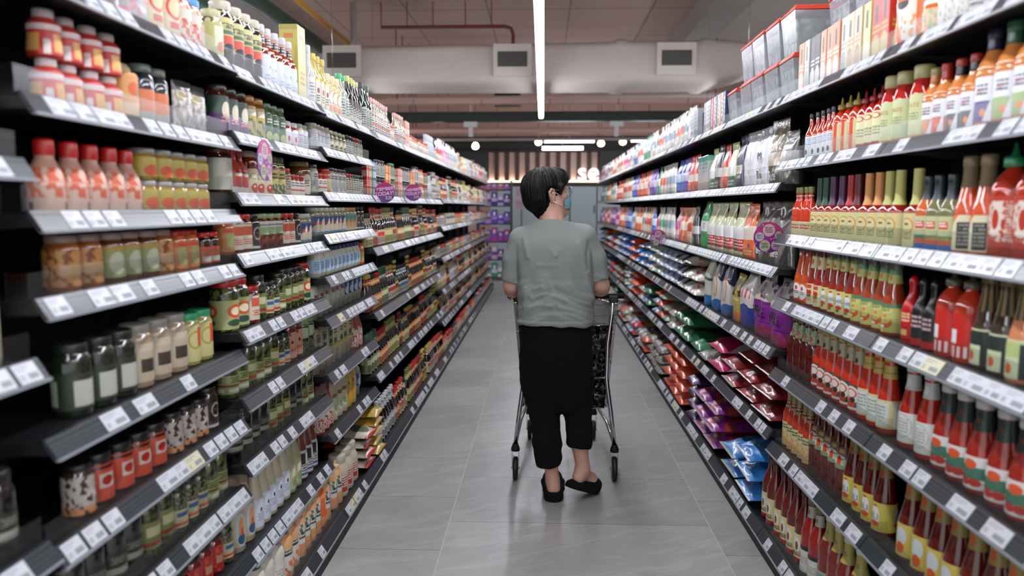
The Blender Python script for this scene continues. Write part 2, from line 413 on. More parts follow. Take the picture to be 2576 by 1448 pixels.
def spot(x, y, z, lab):
    t = thing('track_spotlight', lab, 'light', (x, y, z), 0, 'white spotlights under the pipes')
    obj('lamp_head', MB().rbox((-.13, -.1, -.1), (.13, .1, .1), M_white, .02), t)
    obj('bracket', MB().tube([(0, 0, .1), (0, 0, .45)], .02, M_white, 6), t)
    obj('arm', MB().box((-.04, -.03, -.28), (.04, .03, -.1), M_white), t)
spot(-1.42, 15, 3.12, 'white spotlight under the pipes over the jar shelves'); spot(1.42, 15, 3.12, 'white spotlight under the pipes over the bag shelves')
M_bulb = emit('bulb_glow', '#fff3e0', 9.)
for k, (x, z, w) in enumerate([(-2.2, 2.83, 'above the far jar shelves'), (-1.42, 2.75, 'over the wood slats beside the jar shelves'), (-.1, 2.83, 'straight above the head of the shopper'), (1.2, 2.8, 'beside the two horizontal tube lights'), (1.65, 2.83, 'over the far bag shelves')]):
    t = thing('pendant_bulb', 'small round white lamp hanging ' + w, 'lamp', (x, 16, z), 0, 'round lamps hanging before the back wall')
    obj('bulb', MB().lathe([(0, -.08), (.05, -.065), (.075, -.02), (.06, .03), (.035, .06), (0, .07)], M_bulb, 12), t)
    obj('lamp_cord', MB().tube([(0, 0, .07), (0, 0, CZ - z)], .006, M_black, 5), t)
M_tube = emit('cool_tube_glow', '#eef2ff', 22.)
for x, y, z, L, w in ((.55, 16.2, 2.86, .52, 'upper'), (.4, 15.85, 2.68, .42, 'lower'), (2.2, 16.2, 2.87, .35, 'short')):
    t = thing('tube_light', w + ' horizontal white tube light before the wood slats', 'light', (x, y, z), 0, 'white tube lights near the back wall')
    obj('tube', MB().tube([(-L, 0, 0), (L, 0, 0)], .035, M_tube, 8), t)
    obj('hanging_wire', MB().tube([(0, 0, .035), (0, 0, CZ - z)], .004, M_black, 5), t)

# ------------------------------------------------------------------ far end of the aisle
def backdrop():
    yb = YE - .02
    t = thing('slatted_wood_panel', 'brown vertical wood slat panel lit from below on the back wall', 'wall panel', (0, yb, 0))
    obj('backing_board', MB().box((-1.95, -.06, 2.06), (2., 0, 2.775), pm('pinkish_backing', '#dcbfae', .6)), t)
    sl = MB()
    for k in range(16): sl.box((-1.9 + k * .245, -.14, 2.1), (-1.9 + k * .245 + .105, -.06, 2.77), pm('brown_wood_slat', '#4d3026', .55))
    obj('slats', sl, t)
    obj('ledge', MB().box((-1.95, -.3, 1.98), (2., 0, 2.02), pm('dark_ledge', '#1c2022', .5)).box((-1.95, -.3, 2.02), (2., -.285, 2.06), pm('dark_ledge', '#1c2022', .5)), t)
    obj('uplight', MB().box((-1.95, -.155, 2.021), (2., -.08, 2.035), emit('warm_uplight', '#ffe3cf', 22.)), t)
    for x0, x1, w in ((-3.2, -1.32, 'beside the wood slats above the far jar shelves'), (1.33, 3.1, 'beside the letters above the far bag shelves')):
        tag(obj('sign_board', MB().box((x0, yb - .45, 2.1), (x1, yb - .38, 2.78), pm('black_sign_board', '#121516', .5))), 'plain black sign board ' + w, 'sign')
    g = glyphs('se', .62, emit('white_sign_glow', '#f4f4ff', 1.0), .008, .04)
    tag(obj('letter_sign', g, None, (1.07, yb - .25, 2.1)), 'white glowing letters reading se on the wood slats', 'sign')
    # grey lift-like cabinets under the slats
    gm = pm('blue_grey_laminate', '#98a6a9', .45)
    for k, (x0, x1) in enumerate(((-1.25, .02), (.04, .62), (.64, 1.25), (1.27, 1.9))):
        c = thing('tall_cabinet', ['wide', 'second', 'third', 'fourth'][k] + ' tall blue-grey cabinet standing under the wood slats', 'cabinet', ((x0 + x1) / 2, yb, 0), 0, 'grey cabinets along the back wall')
        w = (x1 - x0) / 2
        obj('carcass', MB().box((-w, -.5, 0), (w, -.04, 1.95), gm), c)
        for z0, z1 in ((.06, 1.0), (1.02, 1.92)):
            d = obj('door', MB().box((-w + .01, -.52, z0), (w - .01, -.502, z1), gm), c)
            obj('handle', MB().box((w - .06, -.54, z0 + .3), (w - .04, -.521, z0 + .5), M_black), d)
    # promotional shelf with purple boxes at the end of the jar shelving
    pr = thing('promotion_rack', 'black promotion rack of purple boxes at the aisle end', 'rack', (-.98, 15.4, 0))
    for x in (-.34, .34): obj('side_panel', MB().box((x - .015, -.22, 0), (x + .015, .22, 2.0), M_black), pr)
    zs = [.06, .42, .78, 1.14, 1.5, 1.82]
    for z in zs: obj('shelf', MB().box((-.325, -.2, z - .02), (.325, .22, z), M_black), pr)
    cols = [('#2c8a78', '#c9c4c0'), ('#b9a2a8', '#5a3a8f'), ('#b0308a', '#6a4ab0'), ('#5a3aa0', '#9a7ad0'), ('#2b2468', '#b9a6d8'), ('#7a50b8', '#c06a4a')]
    for i, z in enumerate(zs[:-1] + [1.82]):
        for j in range(5):
            h = .2 + .08 * ((i * 3 + j) % 3) / 2
            if i == 5: h = .12
            m = label('promo_%d%d' % (i, j % 2), [('base', cols[i][j % 2]), ('band', .3, .55, cols[i][(j + 1) % 2]), ('ell', .5, .72, .2, .14, '#e0d8e0')])
            o = obj('promotion_box', MB().rbox((-.058, -.16, 0), (.058, .04, h), m, .004), None, (-.98 - .25 + j * .125, 15.42, z + .001))
            tag(o, '%s box of five on the %s shelf of the purple promotion rack' % (ORD[j + 1], ['bottom', 'second lowest', 'third lowest', 'third highest', 'second highest', 'top'][i]), 'box', 'boxes on the purple promotion rack')
    for k, z in enumerate((1.43, 1.66)):
        tag(obj('wall_poster', MB().box((-.56, 15.15, z), (-.3, 15.16, z + .2), label('pink_poster', [('base', '#a98f96'), ('lines', .1, .9, .2, .8, 4, '#8a6f78')]))), ['lower', 'upper'][k] + ' dusty pink notice beside the purple promotion rack', 'poster')
    tag(obj('notice_stand', MB().box((-.44, 15.17, .02), (-.42, 15.19, 1.86), M_black).box((-.58, 15.05, 0), (-.28, 15.32, .02), M_black)), 'black stand holding the two dusty pink notices', 'stand')
backdrop()

# ------------------------------------------------------------------ shelving runs
BW = .94
LEFT_X, RIGHT_X = -.922, .940
LY0, RY0 = 1.36, 1.25
def lz(k):
    if k < 0: return [1.88, 1.526, 1.157, .8, .45, .08]
    if k == 0: return [1.88, 1.648, 1.431, 1.266, .995, .777, .557, .33, .08]
    if k == 1: return [1.87, 1.67, 1.483, 1.292, 1.047, .833, .617, .317, .08]
    if k == 2: return [1.86, 1.695, 1.503, 1.318, 1.132, .946, .697, .426, .08]
    if k <= 5: return [1.855, 1.503, 1.208, .84, .484, .08]
    return [1.855, 1.515, 1.255, .965, .66, .36, .08]
def rz_(k): return [1.88, 1.62, 1.331, 1.07, .778, .465, .08] if k < 2 else [1.88, 1.537, 1.19, .85, .507, .08]
def shelf_name(i, n): return 'top shelf' if i == 0 else 'bottom shelf' if i == n - 1 else ORD[i + 1] + ' shelf'

hb = BW / 2
def shelf_mb():
    mb = MB().box((-hb + .004, .02, .008), (hb - .004, .46, .032), M_shelf)
    for x in (-hb + .01, hb - .014):
        v = [(x, .04, .008), (x, .45, .008), (x, .45, -.03), (x, .3, -.022)]; v += [(p[0] + .004, p[1], p[2]) for p in v]
        mb.add(v, [(0, 1, 2, 3), (7, 6, 5, 4), (0, 4, 5, 1), (1, 5, 6, 2), (2, 6, 7, 3), (3, 7, 4, 0)], M_shelf)
    return mb
def base_mb(out):
    return MB().box((-hb + .004, -out + .02, .008), (hb - .004, .46, .032), M_shelf)
def rail_mb(out=0.):
    o = -out; mb = MB()
    y0, z0, y1, z1 = o, 0., o + .0255, .0395
    v = [(y0, z0), (y1, z1), (y1 + .006, z1), (y1 + .006, z1 - .006), (y0 + .009, z0 - .002)]
    n = len(v); x0, x1 = -hb + .003, hb - .003
    vv = [(x0, a, b) for a, b in v] + [(x1, a, b) for a, b in v]
    ff = [(i, (i + 1) % n, n + (i + 1) % n, n + i) for i in range(n)] + [tuple(range(n)), tuple(range(n, 2 * n))]
    mb.add(vv, ff, M_rail)
    mb.box((x0, o - .003, -.003), (x1, o + .006, .002), M_edge)
    mb.box((x0, o + .028, .035), (x1, o + .04, .039), M_black)
    return mb
def tag_mb(w, m, out=0.):
    """card clipped on the slanted rail, with a price, two text lines and a bar code"""
    mb = MB(); o = -out; L = sqrt(.0255 ** 2 + .0395 ** 2); ey, ez = .0255 / L, .0395 / L; ny, nz = -ez, ey
    def P(x, t, d): return (x, o + ey * t + ny * d, ez * t + nz * d)
    def quad(x0, x1, t0, t1, d, mm): mb.add([P(x0, t0, d), P(x1, t0, d), P(x1, t1, d), P(x0, t1, d)], [(0, 1, 2, 3)], mm)
    a, b = .004, L - .003
    vv = [P(x, t, d) for d in (.0004, .0014) for x, t in ((-w, a), (w, a), (w, b), (-w, b))]
    mb.add(vv, [(4, 5, 6, 7), (0, 4, 7, 3), (1, 2, 6, 5), (0, 1, 5, 4), (3, 7, 6, 2)], m)
    quad(-w * .1, w * .8, .010, .022, .0016, pm('grey_print', '#8a8d93', .6))
    gp = pm('grey_print', '#8a8d93', .6); quad(-w * .85, w * .3, .036, .0382, .0016, gp); quad(-w * .85, 0, .030, .0318, .0016, gp)
    for k in range(6): quad(-w * .85 + k * .0022, -w * .85 + k * .0022 + (.0008 if k % 2 else .0014), .010, .022, .0016, pm('grey_print', '#8a8d93', .6))
    return mb
ME_shelf = shelf_mb().mesh('shelf'); ME_rail = rail_mb().mesh('price_rail')
ME_back = MB().box((-hb + .002, .461, 0), (hb - .002, .48, 1.98), M_panel).mesh('back_panel')
ME_up = MB().box((-.015, .42, .0), (.015, .4605, 1.97), M_black).mesh('upright')
ME_guard = MB().box((-hb + .003, .036, .033), (hb - .006, .038, .088), M_clear).box((-hb + .003, .036, .033), (-hb + .005, .08, .088), M_clear).mesh('front_guard')
ME_tag = {}
for out in (0., .054, .025):
    for nm, w, m in (('n', .029, M_card), ('w', .042, M_card), ('y', .042, M_ycard)): ME_tag[nm, out] = tag_mb(w, m, out).mesh('price_tag')
ME_base = {o: base_mb(o).mesh('base_shelf') for o in (.054, .025)}
ME_brail = {o: rail_mb(o).mesh('price_rail') for o in (.054, .025)}
ME_kick = {o: MB().box((-hb + .002, -o + .006 + (.012 if o > .03 else .018), 0), (hb - .002, .42, .075), pm('black_kick_plate', '#050505', .6)).mesh('kick_plate') for o in (.054, .025)}
SHELVES = {}
def unit(side, k):
    s = -1 if side == 'L' else 1
    y = (LY0 if s < 0 else RY0) + BW * (k + .5); x = LEFT_X if s < 0 else RIGHT_X; out = .054 if s < 0 else .025
    zs = lz(k) if s < 0 else rz_(k); n = len(zs); kk = k + 2 if s < 0 else k + 1
    u = thing('shelving_unit', '%s shelving unit from the camera in the run on the %s' % (ORD[kk], 'left, mostly jars' if s < 0 else 'right, sauces then bags'), 'shelving unit', (x, y, 0), -s * pi / 2, 'shelving units of the run on the ' + ('left' if s < 0 else 'right'))
    link('back_panel', ME_back, u); link('kick_plate', ME_kick[out], u)
    for xx in (-hb + .016, hb - .016): link('upright', ME_up, u, (xx, 0, 0))
    for i, z in enumerate(zs):
        base = i == n - 1
        sh = link('shelf', ME_base[out] if base else ME_shelf, u, (0, 0, z))
        link('price_rail', ME_brail[out] if base else ME_rail, sh)
        r = random.Random(k * 31 + i * 7 + (0 if s < 0 else 500))
        dens = (r.choice([.6, .75, .9]) if z > 1. else r.choice([.3, .5, .7])) if k < 6 else .5
        xx = -hb + .05; o = out if base else 0.
        if y < 10:
            while xx < hb - .048:
                if r.random() < dens:
                    link('price_tag', ME_tag['y' if r.random() < .04 else 'w' if r.random() < .25 else 'n', o], sh, (xx, 0, 0)); xx += .07
                else: xx += .03 + .05 * r.random()
        if not base and k < 6 and (i < 3 or k < 2 or k == 2 and i == 3 if s > 0 else i not in (4, 7)) or (base and k < 2): link('front_guard', ME_guard, sh, (0, -o, 0))
        SHELVES[side, k, i] = (s, x, y, z + .032, n, out if base else 0.)
for k in range(-1, 13): unit('L', k)
for k in range(0, 13): unit('R', k)
# ------------------------------------------------------------------ products: shapes
SHAPE = {  # body outline (radius, height) as shares of the largest radius and the full height; then the lid's radius, its foot and kind
    'jar': ([(0, 0), (.9, 0), (1, .03), (1, .73), (.97, .79), (.85, .84), (.82, .88)], (.86, .86, 'flat')),
    'roundjar': ([(0, 0), (.78, 0), (.95, .07), (1, .3), (.98, .52), (.86, .68), (.7, .78), (.68, .85)], (.76, .83, 'flat')),
    'squat': ([(0, 0), (.9, 0), (1, .04), (1, .66), (.96, .74), (.88, .8), (.86, .84)], (.92, .82, 'flat')),
    'tall': ([(0, 0), (.93, 0), (1, .02), (1, .5), (.95, .56), (.72, .64), (.46, .72), (.4, .78), (.38, .91)], (.46, .88, 'flat')),
    'chili': ([(0, 0), (.93, 0), (1, .02), (1, .36), (.95, .44), (.8, .54), (.62, .66), (.5, .77), (.47, .9)], (.56, .89, 'flat')),
    'wide': ([(0, 0), (.95, 0), (1, .02), (1, .6), (.97, .66), (.8, .76), (.74, .8), (.72, .84)], (.8, .82, 'flat')),
    'sriracha': ([(0, 0), (.95, 0), (1, .02), (1, .58), (.94, .63), (.72, .7), (.44, .755), (.36, .77), (.36, .8)], (.5, .79, 'cone')),
    'peri': ([(0, 0), (.95, 0), (1, .02), (1, .53), (1.03, .545), (1.03, .56), (.98, .57), (.98, .58), (1.02, .59), (1.02, .605), (.96, .62), (.82, .67), (.56, .74), (.45, .79), (.42, .91)], (.48, .9, 'flat')),
    'long': ([(0, 0), (.95, 0), (1, .02), (1, .44), (.96, .47), (.62, .52), (.46, .56), (.4, .62), (.38, .95)], (.47, .93, 'flat')),
    'squeeze': ([(0, 0), (.94, 0), (1, .03), (.98, .28), (.9, .45), (.98, .6), (.96, .68), (.8, .76), (.6, .8), (.56, .84)], (.62, .82, 'cone')),
    'tube': ([(0, 0), (.95, 0), (1, .02), (1, .78), (.96, .81), (.9, .83)], (.6, .83, 'dome')),
    'can': ([(0, 0), (.96, 0), (1, .015), (1, .96), (.97, .985), (.93, 1.), (0, 1.)], None),
    'stand': ([(0, 0), (.72, 0), (.76, .22), (.95, .3), (1, .5), (.98, .8), (.8, .95), (.4, 1.), (0, 1.)], None),
    'dress': ([(0, 0), (.93, 0), (1, .02), (1, .42), (.88, .54), (.62, .68), (.5, .74), (.48, .8)], (.54, .78, 'flat')),
}
def rad_at(prof, z):
    for (r0, z0), (r1, z1) in zip(prof, prof[1:]):
        if z0 <= z <= z1: return r0 + (r1 - r0) * ((z - z0) / (z1 - z0 + 1e-9))
    return prof[-1][0]
def cap_mb(r, z0, z1, kind, mat, n):
    h = z1 - z0; mb = MB()
    if kind == 'flat': p = [(r * .97, z0), (r, z0 + h * .08), (r, z1 - h * .18), (r * .95, z1 - h * .05), (r * .85, z1), (0, z1)]
    elif kind == 'cone': p = [(r * .97, z0), (r, z0 + h * .04), (r, z0 + h * .36), (r * .9, z0 + h * .4), (r * .45, z0 + h * .43), (r * .36, z0 + h * .5), (r * .16, z1 - h * .05), (r * .1, z1), (0, z1)]
    else: p = [(r * .97, z0), (r, z0 + h * .1), (r, z0 + h * .35), (r * .9, z0 + h * .6), (r * .6, z0 + h * .9), (r * .3, z1), (0, z1)]
    mb.lathe(p, mat, n); return mb
PROD = {}
def bottle(key, name, cat, desc, shape, r, h, body, cap, labels=(), neck=None, text=(), rep=2, flat=1., grip=False):
    """round container: body (the thing), lid, labels, neck sleeve and lettering as parts"""
    PROD[key] = dict(kind='round', name=name, cat=cat, desc=desc, shape=shape, r=r, h=h, body=body, cap=cap, labels=labels, neck=neck, text=text, rep=rep, w=2 * r, d=2 * r, flat=flat, grip=grip, cache={})
def build_round(p, lod):
    n = (28, 16, 10)[lod]
    prof, c = SHAPE[p['shape']]; P = [(a * p['r'], b * p['h']) for a, b in prof]
    parts = [('body', MB().lathe(P, p['body'], n))]
    if c and p['cap']:
        cr, cz, ck = c; cm = p['cap'][0]; ck = p['cap'][1] if len(p['cap']) > 1 else ck
        parts.append(('lid', cap_mb(cr * p['r'], cz * p['h'], p['h'], ck, cm, n)))
    for i, (z0, z1, mat, *a) in enumerate(p['labels']):
        arc = a[0] if a else 1.
        pts = [z0 + (z1 - z0) * k / 5 for k in range(6)]
        pr = [(rad_at(P, z * p['h']) + .0007, z * p['h']) for z in pts]
        mb = MB().lathe(pr, mat, max(6, int(n * arc)), -pi * arc, pi * arc)
        if lod == 0:
            for word, size, zf, ink, dz in p['text']:
                if not (z0 <= zf <= z1): continue
                g = glyphs(word, size, ink, .0)
                for rot in ((0,) if p['grip'] else (0, 2.094, -2.094)):
                    gg = MB(); gg.add(g.v, g.f, ink)
                    gg.v = [((rad_at(P, zf * p['h'] + z) + .0016) * sin(x / p['r'] + rot), -(rad_at(P, zf * p['h'] + z) + .0016) * cos(x / p['r'] + rot), zf * p['h'] + z + dz * x) for x, y, z in g.v]
                    mb.join(gg)
        parts.append(('label', mb))
    if p['neck']:
        z0, z1, mat = p['neck']
        pr = [(rad_at(P, (z0 + (z1 - z0) * k / 6) * p['h']) + .0009, (z0 + (z1 - z0) * k / 6) * p['h']) for k in range(7)]
        parts.append(('neck_sleeve', MB().lathe(pr, mat, n)))
    if p['flat'] != 1.:
        for _, mb in parts: mb.v = [(x, y * p['flat'], z) for x, y, z in mb.v]
    return parts
def box_prod(key, name, cat, desc, w, d, h, mat, text=()):
    PROD[key] = dict(kind='box', name=name, cat=cat, desc=desc, w=w, d=d, h=h, mat=mat, text=text, cache={})
def build_box(p, lod):
    w, d, h = p['w'] / 2, p['d'], p['h']
    parts = [('carton', MB().rbox((-w + .0005, -d / 2, 0), (w - .0005, d / 2, h), p['mat'], .002))]
    if lod == 0:
        for word, size, zf, ink, _ in p['text']:
            g = glyphs(word, size, ink); g.v = [(x, -d / 2 - .0006, z + zf * h) for x, y, z in g.v]; parts[0][1].join(g)
    return parts
def bag_prod(key, name, desc, w, h, t, mat, style='gusset', seed=1, text=(), cat='bag', hole=None):
    PROD[key] = dict(kind='bag', name=name, cat=cat, desc=desc, w=w, d=t, h=h, mat=mat, style=style, seed=seed, text=text, hole=hole, cache={})
def bag_surface(p, nx, nz):
    w, h, t, sd = p['w'], p['h'], p['d'], p['seed']; st_ = p['style']
    def S(u, v, sgn):
        x = (u - .5) * w; z = v * h
        e = max(0., 1 - abs(2 * u - 1) ** 3.2) ** .55
        if st_ == 'gusset':      # stands on a folded base, flat crimped seal on top
            T = t / 2 * e ** .5 * (1 if v < .5 else max(.012, 1 - ((v - .5) / .38) ** 1.35) if v < .88 else .012)
            if v < .04: T *= .9
            wx = 1 - .05 * sin(min(v / .88, 1) * pi)
        elif st_ == 'gather':    # tied neck that flares again
            T = t / 2 * e ** .6 * (1 - .7 * max(0, (v - .58) / .32) ** 1.6 if v < .9 else .3 - (v - .9) * 2.2)
            wx = 1 if v < .58 else (1 - .4 * ((v - .58) / .32) ** 1.7 if v < .9 else .6 + (v - .9) * 1.6)
            if v < .08: wx *= .88 + 1.5 * v
        else:                    # pillow pack, sealed at both ends
            q = max(0., 1 - abs(2 * v - 1) ** 2.4) ** .85
            T = t / 2 * max(.01, e * q); wx = 1 - .06 * sin(v * pi)
            if v < .05 or v > .95: T = t * .012
        x *= wx
        q = Vector((x * 13 + sd * 7.3, z * 13, sgn * 3.1 + sd))
        cr = noise.noise(q) * .007 + abs(noise.noise(q * 2.3)) * -.006 + noise.noise(q * 5) * .002
        fade = e * min(1, T / (t * .12 + 1e-6))
        if v > .88 and st_ == 'gusset': T += .0016 * sin(v * 260); cr = noise.noise(Vector((x * 16 + sd, 0, sd * 2))) * .012; return (x, -sgn * T - cr, z)
        if st_ == 'pillow':
            cr += noise.noise(q * 1.7) * .008 - abs(noise.noise(Vector((x * 30, z * 9, sd)))) * .006
            if sgn < 0: T *= .5; cr *= .3
        y = -sgn * (T + cr * fade * min(2., t / .07))
        lean = noise.noise(Vector((sd * 3.3, z * 4, 1))) * .012 * v
        return (x, y + lean, z + noise.noise(Vector((x * 9, sd, 2))) * .006 * v)
    return S
def build_bag(p, lod):
    nx, nz = ((18, 26), (10, 14), (6, 8))[lod]
    S = bag_surface(p, nx, nz); mb = MB(); k = nx + 1
    for sgn in (1, -1):
        vv = []; ff = []; uu = []
        for j in range(nz + 1):
            for i in range(k): vv.append(S(i / nx, j / nz, sgn))
        for j in range(nz):
            for i in range(nx):
                f = (j * k + i, j * k + i + 1, (j + 1) * k + i + 1, (j + 1) * k + i)
                q = [(i / nx, j / nz), ((i + 1) / nx, j / nz), ((i + 1) / nx, (j + 1) / nz), (i / nx, (j + 1) / nz)]
                ff.append(f); uu.append(q)
        mb.add(vv, ff, p['mat'], uu, True)
    # close the outline
    o = (nz + 1) * k; ed = [j * k for j in range(nz + 1)]
    ring = [i for i in range(k)] + [j * k + nx for j in range(1, nz + 1)] + [nz * k + i for i in range(nx - 1, -1, -1)] + [j * k for j in range(nz - 1, 0, -1)]
    n = len(ring); mi = mb.mi(p['mat'])
    for a in range(n):
        b_ = (a + 1) % n; mb.f.append((ring[a], ring[b_], o + ring[b_], o + ring[a])); mb.m.append(mi); mb.smooth.append(True)
        UV = lambda r: ((r % k) / nx, (r // k) / nz)
        mb.uv.append([UV(ring[a]), UV(ring[b_]), UV(ring[b_]), UV(ring[a])])
    parts = [('film', mb)]
    if lod == 0:
        lt = MB()
        for word, size, zf, ink, dz in p['text']:
            g = glyphs(word, size, ink)
            vv = []
            for x, y, z in g.v:
                u = min(.98, max(.02, x / p['w'] + .5)); v = min(.98, max(.02, zf + (z + dz * x) / p['h'])); q = S(u, v, 1)
                vv.append((q[0], q[1] - .0022, q[2]))
            lt.add(vv, g.f, ink)
        if lt.v: parts.append(('lettering', lt))
        if p['hole']:
            zf = p['hole']; q = S(.5, zf, 1); ring_ = [(.028 * cos(a) * (1 - .25 * abs(cos(a))) + q[0], q[1] - .004, q[2] + .021 * sin(a)) for a in [2 * pi * i / 20 for i in range(20)]]
            hm = MB().tube(ring_, .005, M_white, 6, closed=True); hm.add([(x, y + .003, z) for x, y, z in ring_], [tuple(range(20))], M_ink); parts.append(('carry_handle', hm))
    return parts
def tub_prod(key, name, desc, w, d, h, fill, lidm):
    PROD[key] = dict(kind='tub', name=name, cat='tub', desc=desc, w=w, d=d, h=h, fill=fill, lidm=lidm, cache={})
def build_tub(p, lod):
    w, d, h = p['w'] / 2, p['d'] / 2, p['h']
    def taper(z0, z1, s0, s1, mat, closed=True):
        mb = MB(); v = [(x * w * s, y * d * s, z) for z, s in ((z0, s0), (z1, s1)) for x, y in ((-1, -1), (1, -1), (1, 1), (-1, 1))]
        f = [(0, 1, 5, 4), (1, 2, 6, 5), (2, 3, 7, 6), (3, 0, 4, 7)] + ([(4, 5, 6, 7), (3, 2, 1, 0)] if closed else [(3, 2, 1, 0)])
        mb.add(v, f, mat); return mb
    tub = taper(0, h * .88, .84, .95, M_frost, False)
    lid = MB().rbox((-w * .98, -d * .98, h * .885), (w * .98, d * .98, h * .955), p['lidm'], .006).rbox((-w * .93, -d * .93, h * .95), (w * .93, d * .93, h), p['lidm'], .005)
    return [('tub', tub), ('lid', lid), ('filling', taper(h * .03, h * .7, .8, .88, p['fill']))]
BUILD = dict(round=build_round, box=build_box, bag=build_bag, tub=build_tub)

# ------------------------------------------------------------------ products: placing
PLACED = []
def new_product(key, lod, loc, rot, where):
    """a copy of the thing and of each of its parts; far things show no parts and are one mesh"""
    p = PROD[key]; c = p['cache']
    if lod not in c:
        parts = BUILD[p['kind']](p, lod)
        if lod == 2:
            mb = MB()
            for _, q in parts: mb.join(q)
            o = D.objects.new(p['name'], mb.mesh(p['name'])); c[lod] = (o, [])
        else:
            o = D.objects.new(p['name'], parts[0][1].mesh(p['name']))
            c[lod] = (o, [D.objects.new(n, q.mesh(n)) for n, q in parts[1:]])
    root, ch = c[lod]
    r = root.copy(); COL.objects.link(r); r.location = loc; r.rotation_euler = rot
    for x in ch:
        y = x.copy(); COL.objects.link(y); y.parent = r
    r['category'] = p['cat']
    PLACED.append((r, key, where)); return r
def lod_of(y): return 0 if y < 3.6 else 1 if y < 5.6 else 2
def row(side, k, i, items, start=.014, gap=.004, depth=0, turn=.3, maxn=None):
    """fills one shelf of one unit, from its near end to its far end. items: (product, number[, gap[, rows deep[, stacked]]])"""
    s, ux, uy, z, n, out = SHELVES[side, k, i]; y = uy - hb + start; yend = uy + hb - .008
    for it in items:
        key, cnt = it[0], it[1]; g = it[2] if len(it) > 2 else gap; deep = it[3] if len(it) > 3 else 1; stack = it[4] if len(it) > 4 else 1
        if key is None: y += cnt; continue
        p = PROD[key]; w = p['w']
        for q in range(cnt):
            if y + w > yend: break
            for dd in range(deep):
                x = ux + s * (.055 - out + p['d'] / 2 + dd * (p['d'] + .006) + rnd.uniform(0, .006))
                if p['kind'] == 'bag': rz = -s * pi / 2 + rnd.uniform(-.08, .08)
                else: rz = -s * pi / 2 + (s * turn + rnd.uniform(-.12, .12) if p['kind'] == 'round' and p['flat'] == 1. else rnd.uniform(-.02, .02))
                for lv in range(stack):
                    new_product(key, lod_of(y), (x, y + w / 2, z + .0005 + lv * (p['h'] + .0005)), (0, 0, rz), (side, k, i, dd, lv, y))
            y += w + g
    return y
def lying(side, k, i, key, cols, rows_, y0, pitch, layers=1, dz=None, tilt=0.):
    """packs lying flat in stacks, front edge to the aisle"""
    s, ux, uy, z, n, out = SHELVES[side, k, i]; p = PROD[key]; dz = dz or p['d'] * .8 + .004
    for c in range(cols):
        y = uy - hb + y0 + c * pitch
        y = min(y, uy + hb - p['w'] / 2 - .008)
        for q in range(rows_):
            for l in range(layers):
                x = ux + s * (.014 - out + q * p['h'] * .95 + rnd.uniform(0, .02))
                rot = Matrix.Rotation(-s * pi / 2 + rnd.uniform(-.035, .035), 3, 'Z') @ Matrix.Rotation(-pi / 2 + tilt, 3, 'X')
                # lying: the pack's height runs into the shelf, its printed front faces up
                new_product(key, lod_of(y), (x, y, z + .012 + p['d'] * .25 + l * dz), rot.to_euler(), (side, k, i, q, l, y))
def label_products():
    groups = {}
    for r, key, w in PLACED: groups.setdefault((key, w[0], w[1], w[2]), []).append((r, w))
    for (key, side, k, i), L in groups.items():
        p = PROD[key]; n = SHELVES[side, k, i][4]; kk = k + 2 if side == 'L' else k + 1
        where = '%s, %s %s unit' % (shelf_name(i, n), ORD[kk], 'left' if side == 'L' else 'right')
        ys = sorted({round(w[5], 4) for _, w in L}); tot = len(ys)
        for r, w in L:
            m = ys.index(round(w[5], 4)) + 1
            pos = '%s of %s' % (ORD[m], NUM[tot]) if tot > 1 else ''
            dp = ['', 'back', 'rear'][w[3]] if w[3] < 3 else 'hindmost'
            if w[4]: dp = (dp + ' ' if dp else '') + (['', 'upper', 'third-layer', 'fourth-layer', 'topmost'][min(w[4], 4)])
            pos = ' '.join(t for t in (dp, pos) if t)
            lab_ = '%s, %s%s' % (p['desc'], pos + ', ' if pos else '', where)
            if len(lab_.replace('-', ' ').split()) > 16: lab_ = lab_.replace(' of %s,' % NUM[tot], ',')
            if len(lab_.replace('-', ' ').split()) > 16: lab_ = lab_.replace(' unit', '').replace(' and ', '-', 0)
            r['label'] = lab_
            r['group'] = '%s on the %s of the %s %s unit' % (p['name'].replace('_', ' ') + 's', shelf_name(i, n), ORD[kk], 'left' if side == 'L' else 'right')
# ------------------------------------------------------------------ product range: bottles and jars
G = glassy
def lab(n, *L, **k): return label('label_' + n, list(L), **{'rep': 3, **k})
def lab1(n, *L): return label('print_' + n, list(L))
I_red = pm('red_ink', '#b3261c', .5); I_blk = M_ink; I_wht = pm('white_ink', '#dedcd6', .5); I_grn = pm('green_ink', '#2f5a35', .5); I_yel = pm('yellow_ink', '#cfb64a', .5); I_nvy = pm('navy_ink', '#1d2a4a', .5)
cap = lambda c, *k: (plastic(c), *k)
KRAFT = '#c9c79a'   # the pale yellow-green of many labels here
B = 'bottle'; J = 'jar'
# right run, upper shelves
def peri(key, sleeve, base, capc, desc, r=.031, h=.215):
    bottle(key, 'peri_sauce_bottle', B, desc, 'peri', r, h, G('#c77b3f'), cap(capc),
           [(.08, .52, lab('peri_' + key, ('base', base), ('diag', .0, 1., .46, '#d9dbe0'), ('diag', 1.6, -1., 1.02, '#d9dbe0'), ('diag', .0, 1., .52, '#d9dbe0'), ('rect', .3, .55, .62, .66, '#23272c'), ('lines', .2, .8, .56, .84, 3, '#5a5f66'), ('ell', .62, .2, .13, .09, '#d8762f')), .72)],
           (.78, .915, plastic(sleeve, .25)), [('peri', .012, .38, I_red, 0)])
peri('peri_purple', '#2b1c3a', '#3d2a78', '#2a1f38', 'purple-sleeved orange sauce bottle with white label', .034, .228)
peri('peri_green', '#31583b', '#8aa653', '#3c6a48', 'green-sleeved orange sauce bottle with white label', .034, .228)
peri('peri_orange', '#b8431f', '#e08a3c', '#8f6a45', 'orange-sleeved pale sauce bottle with white label', .034, .228)
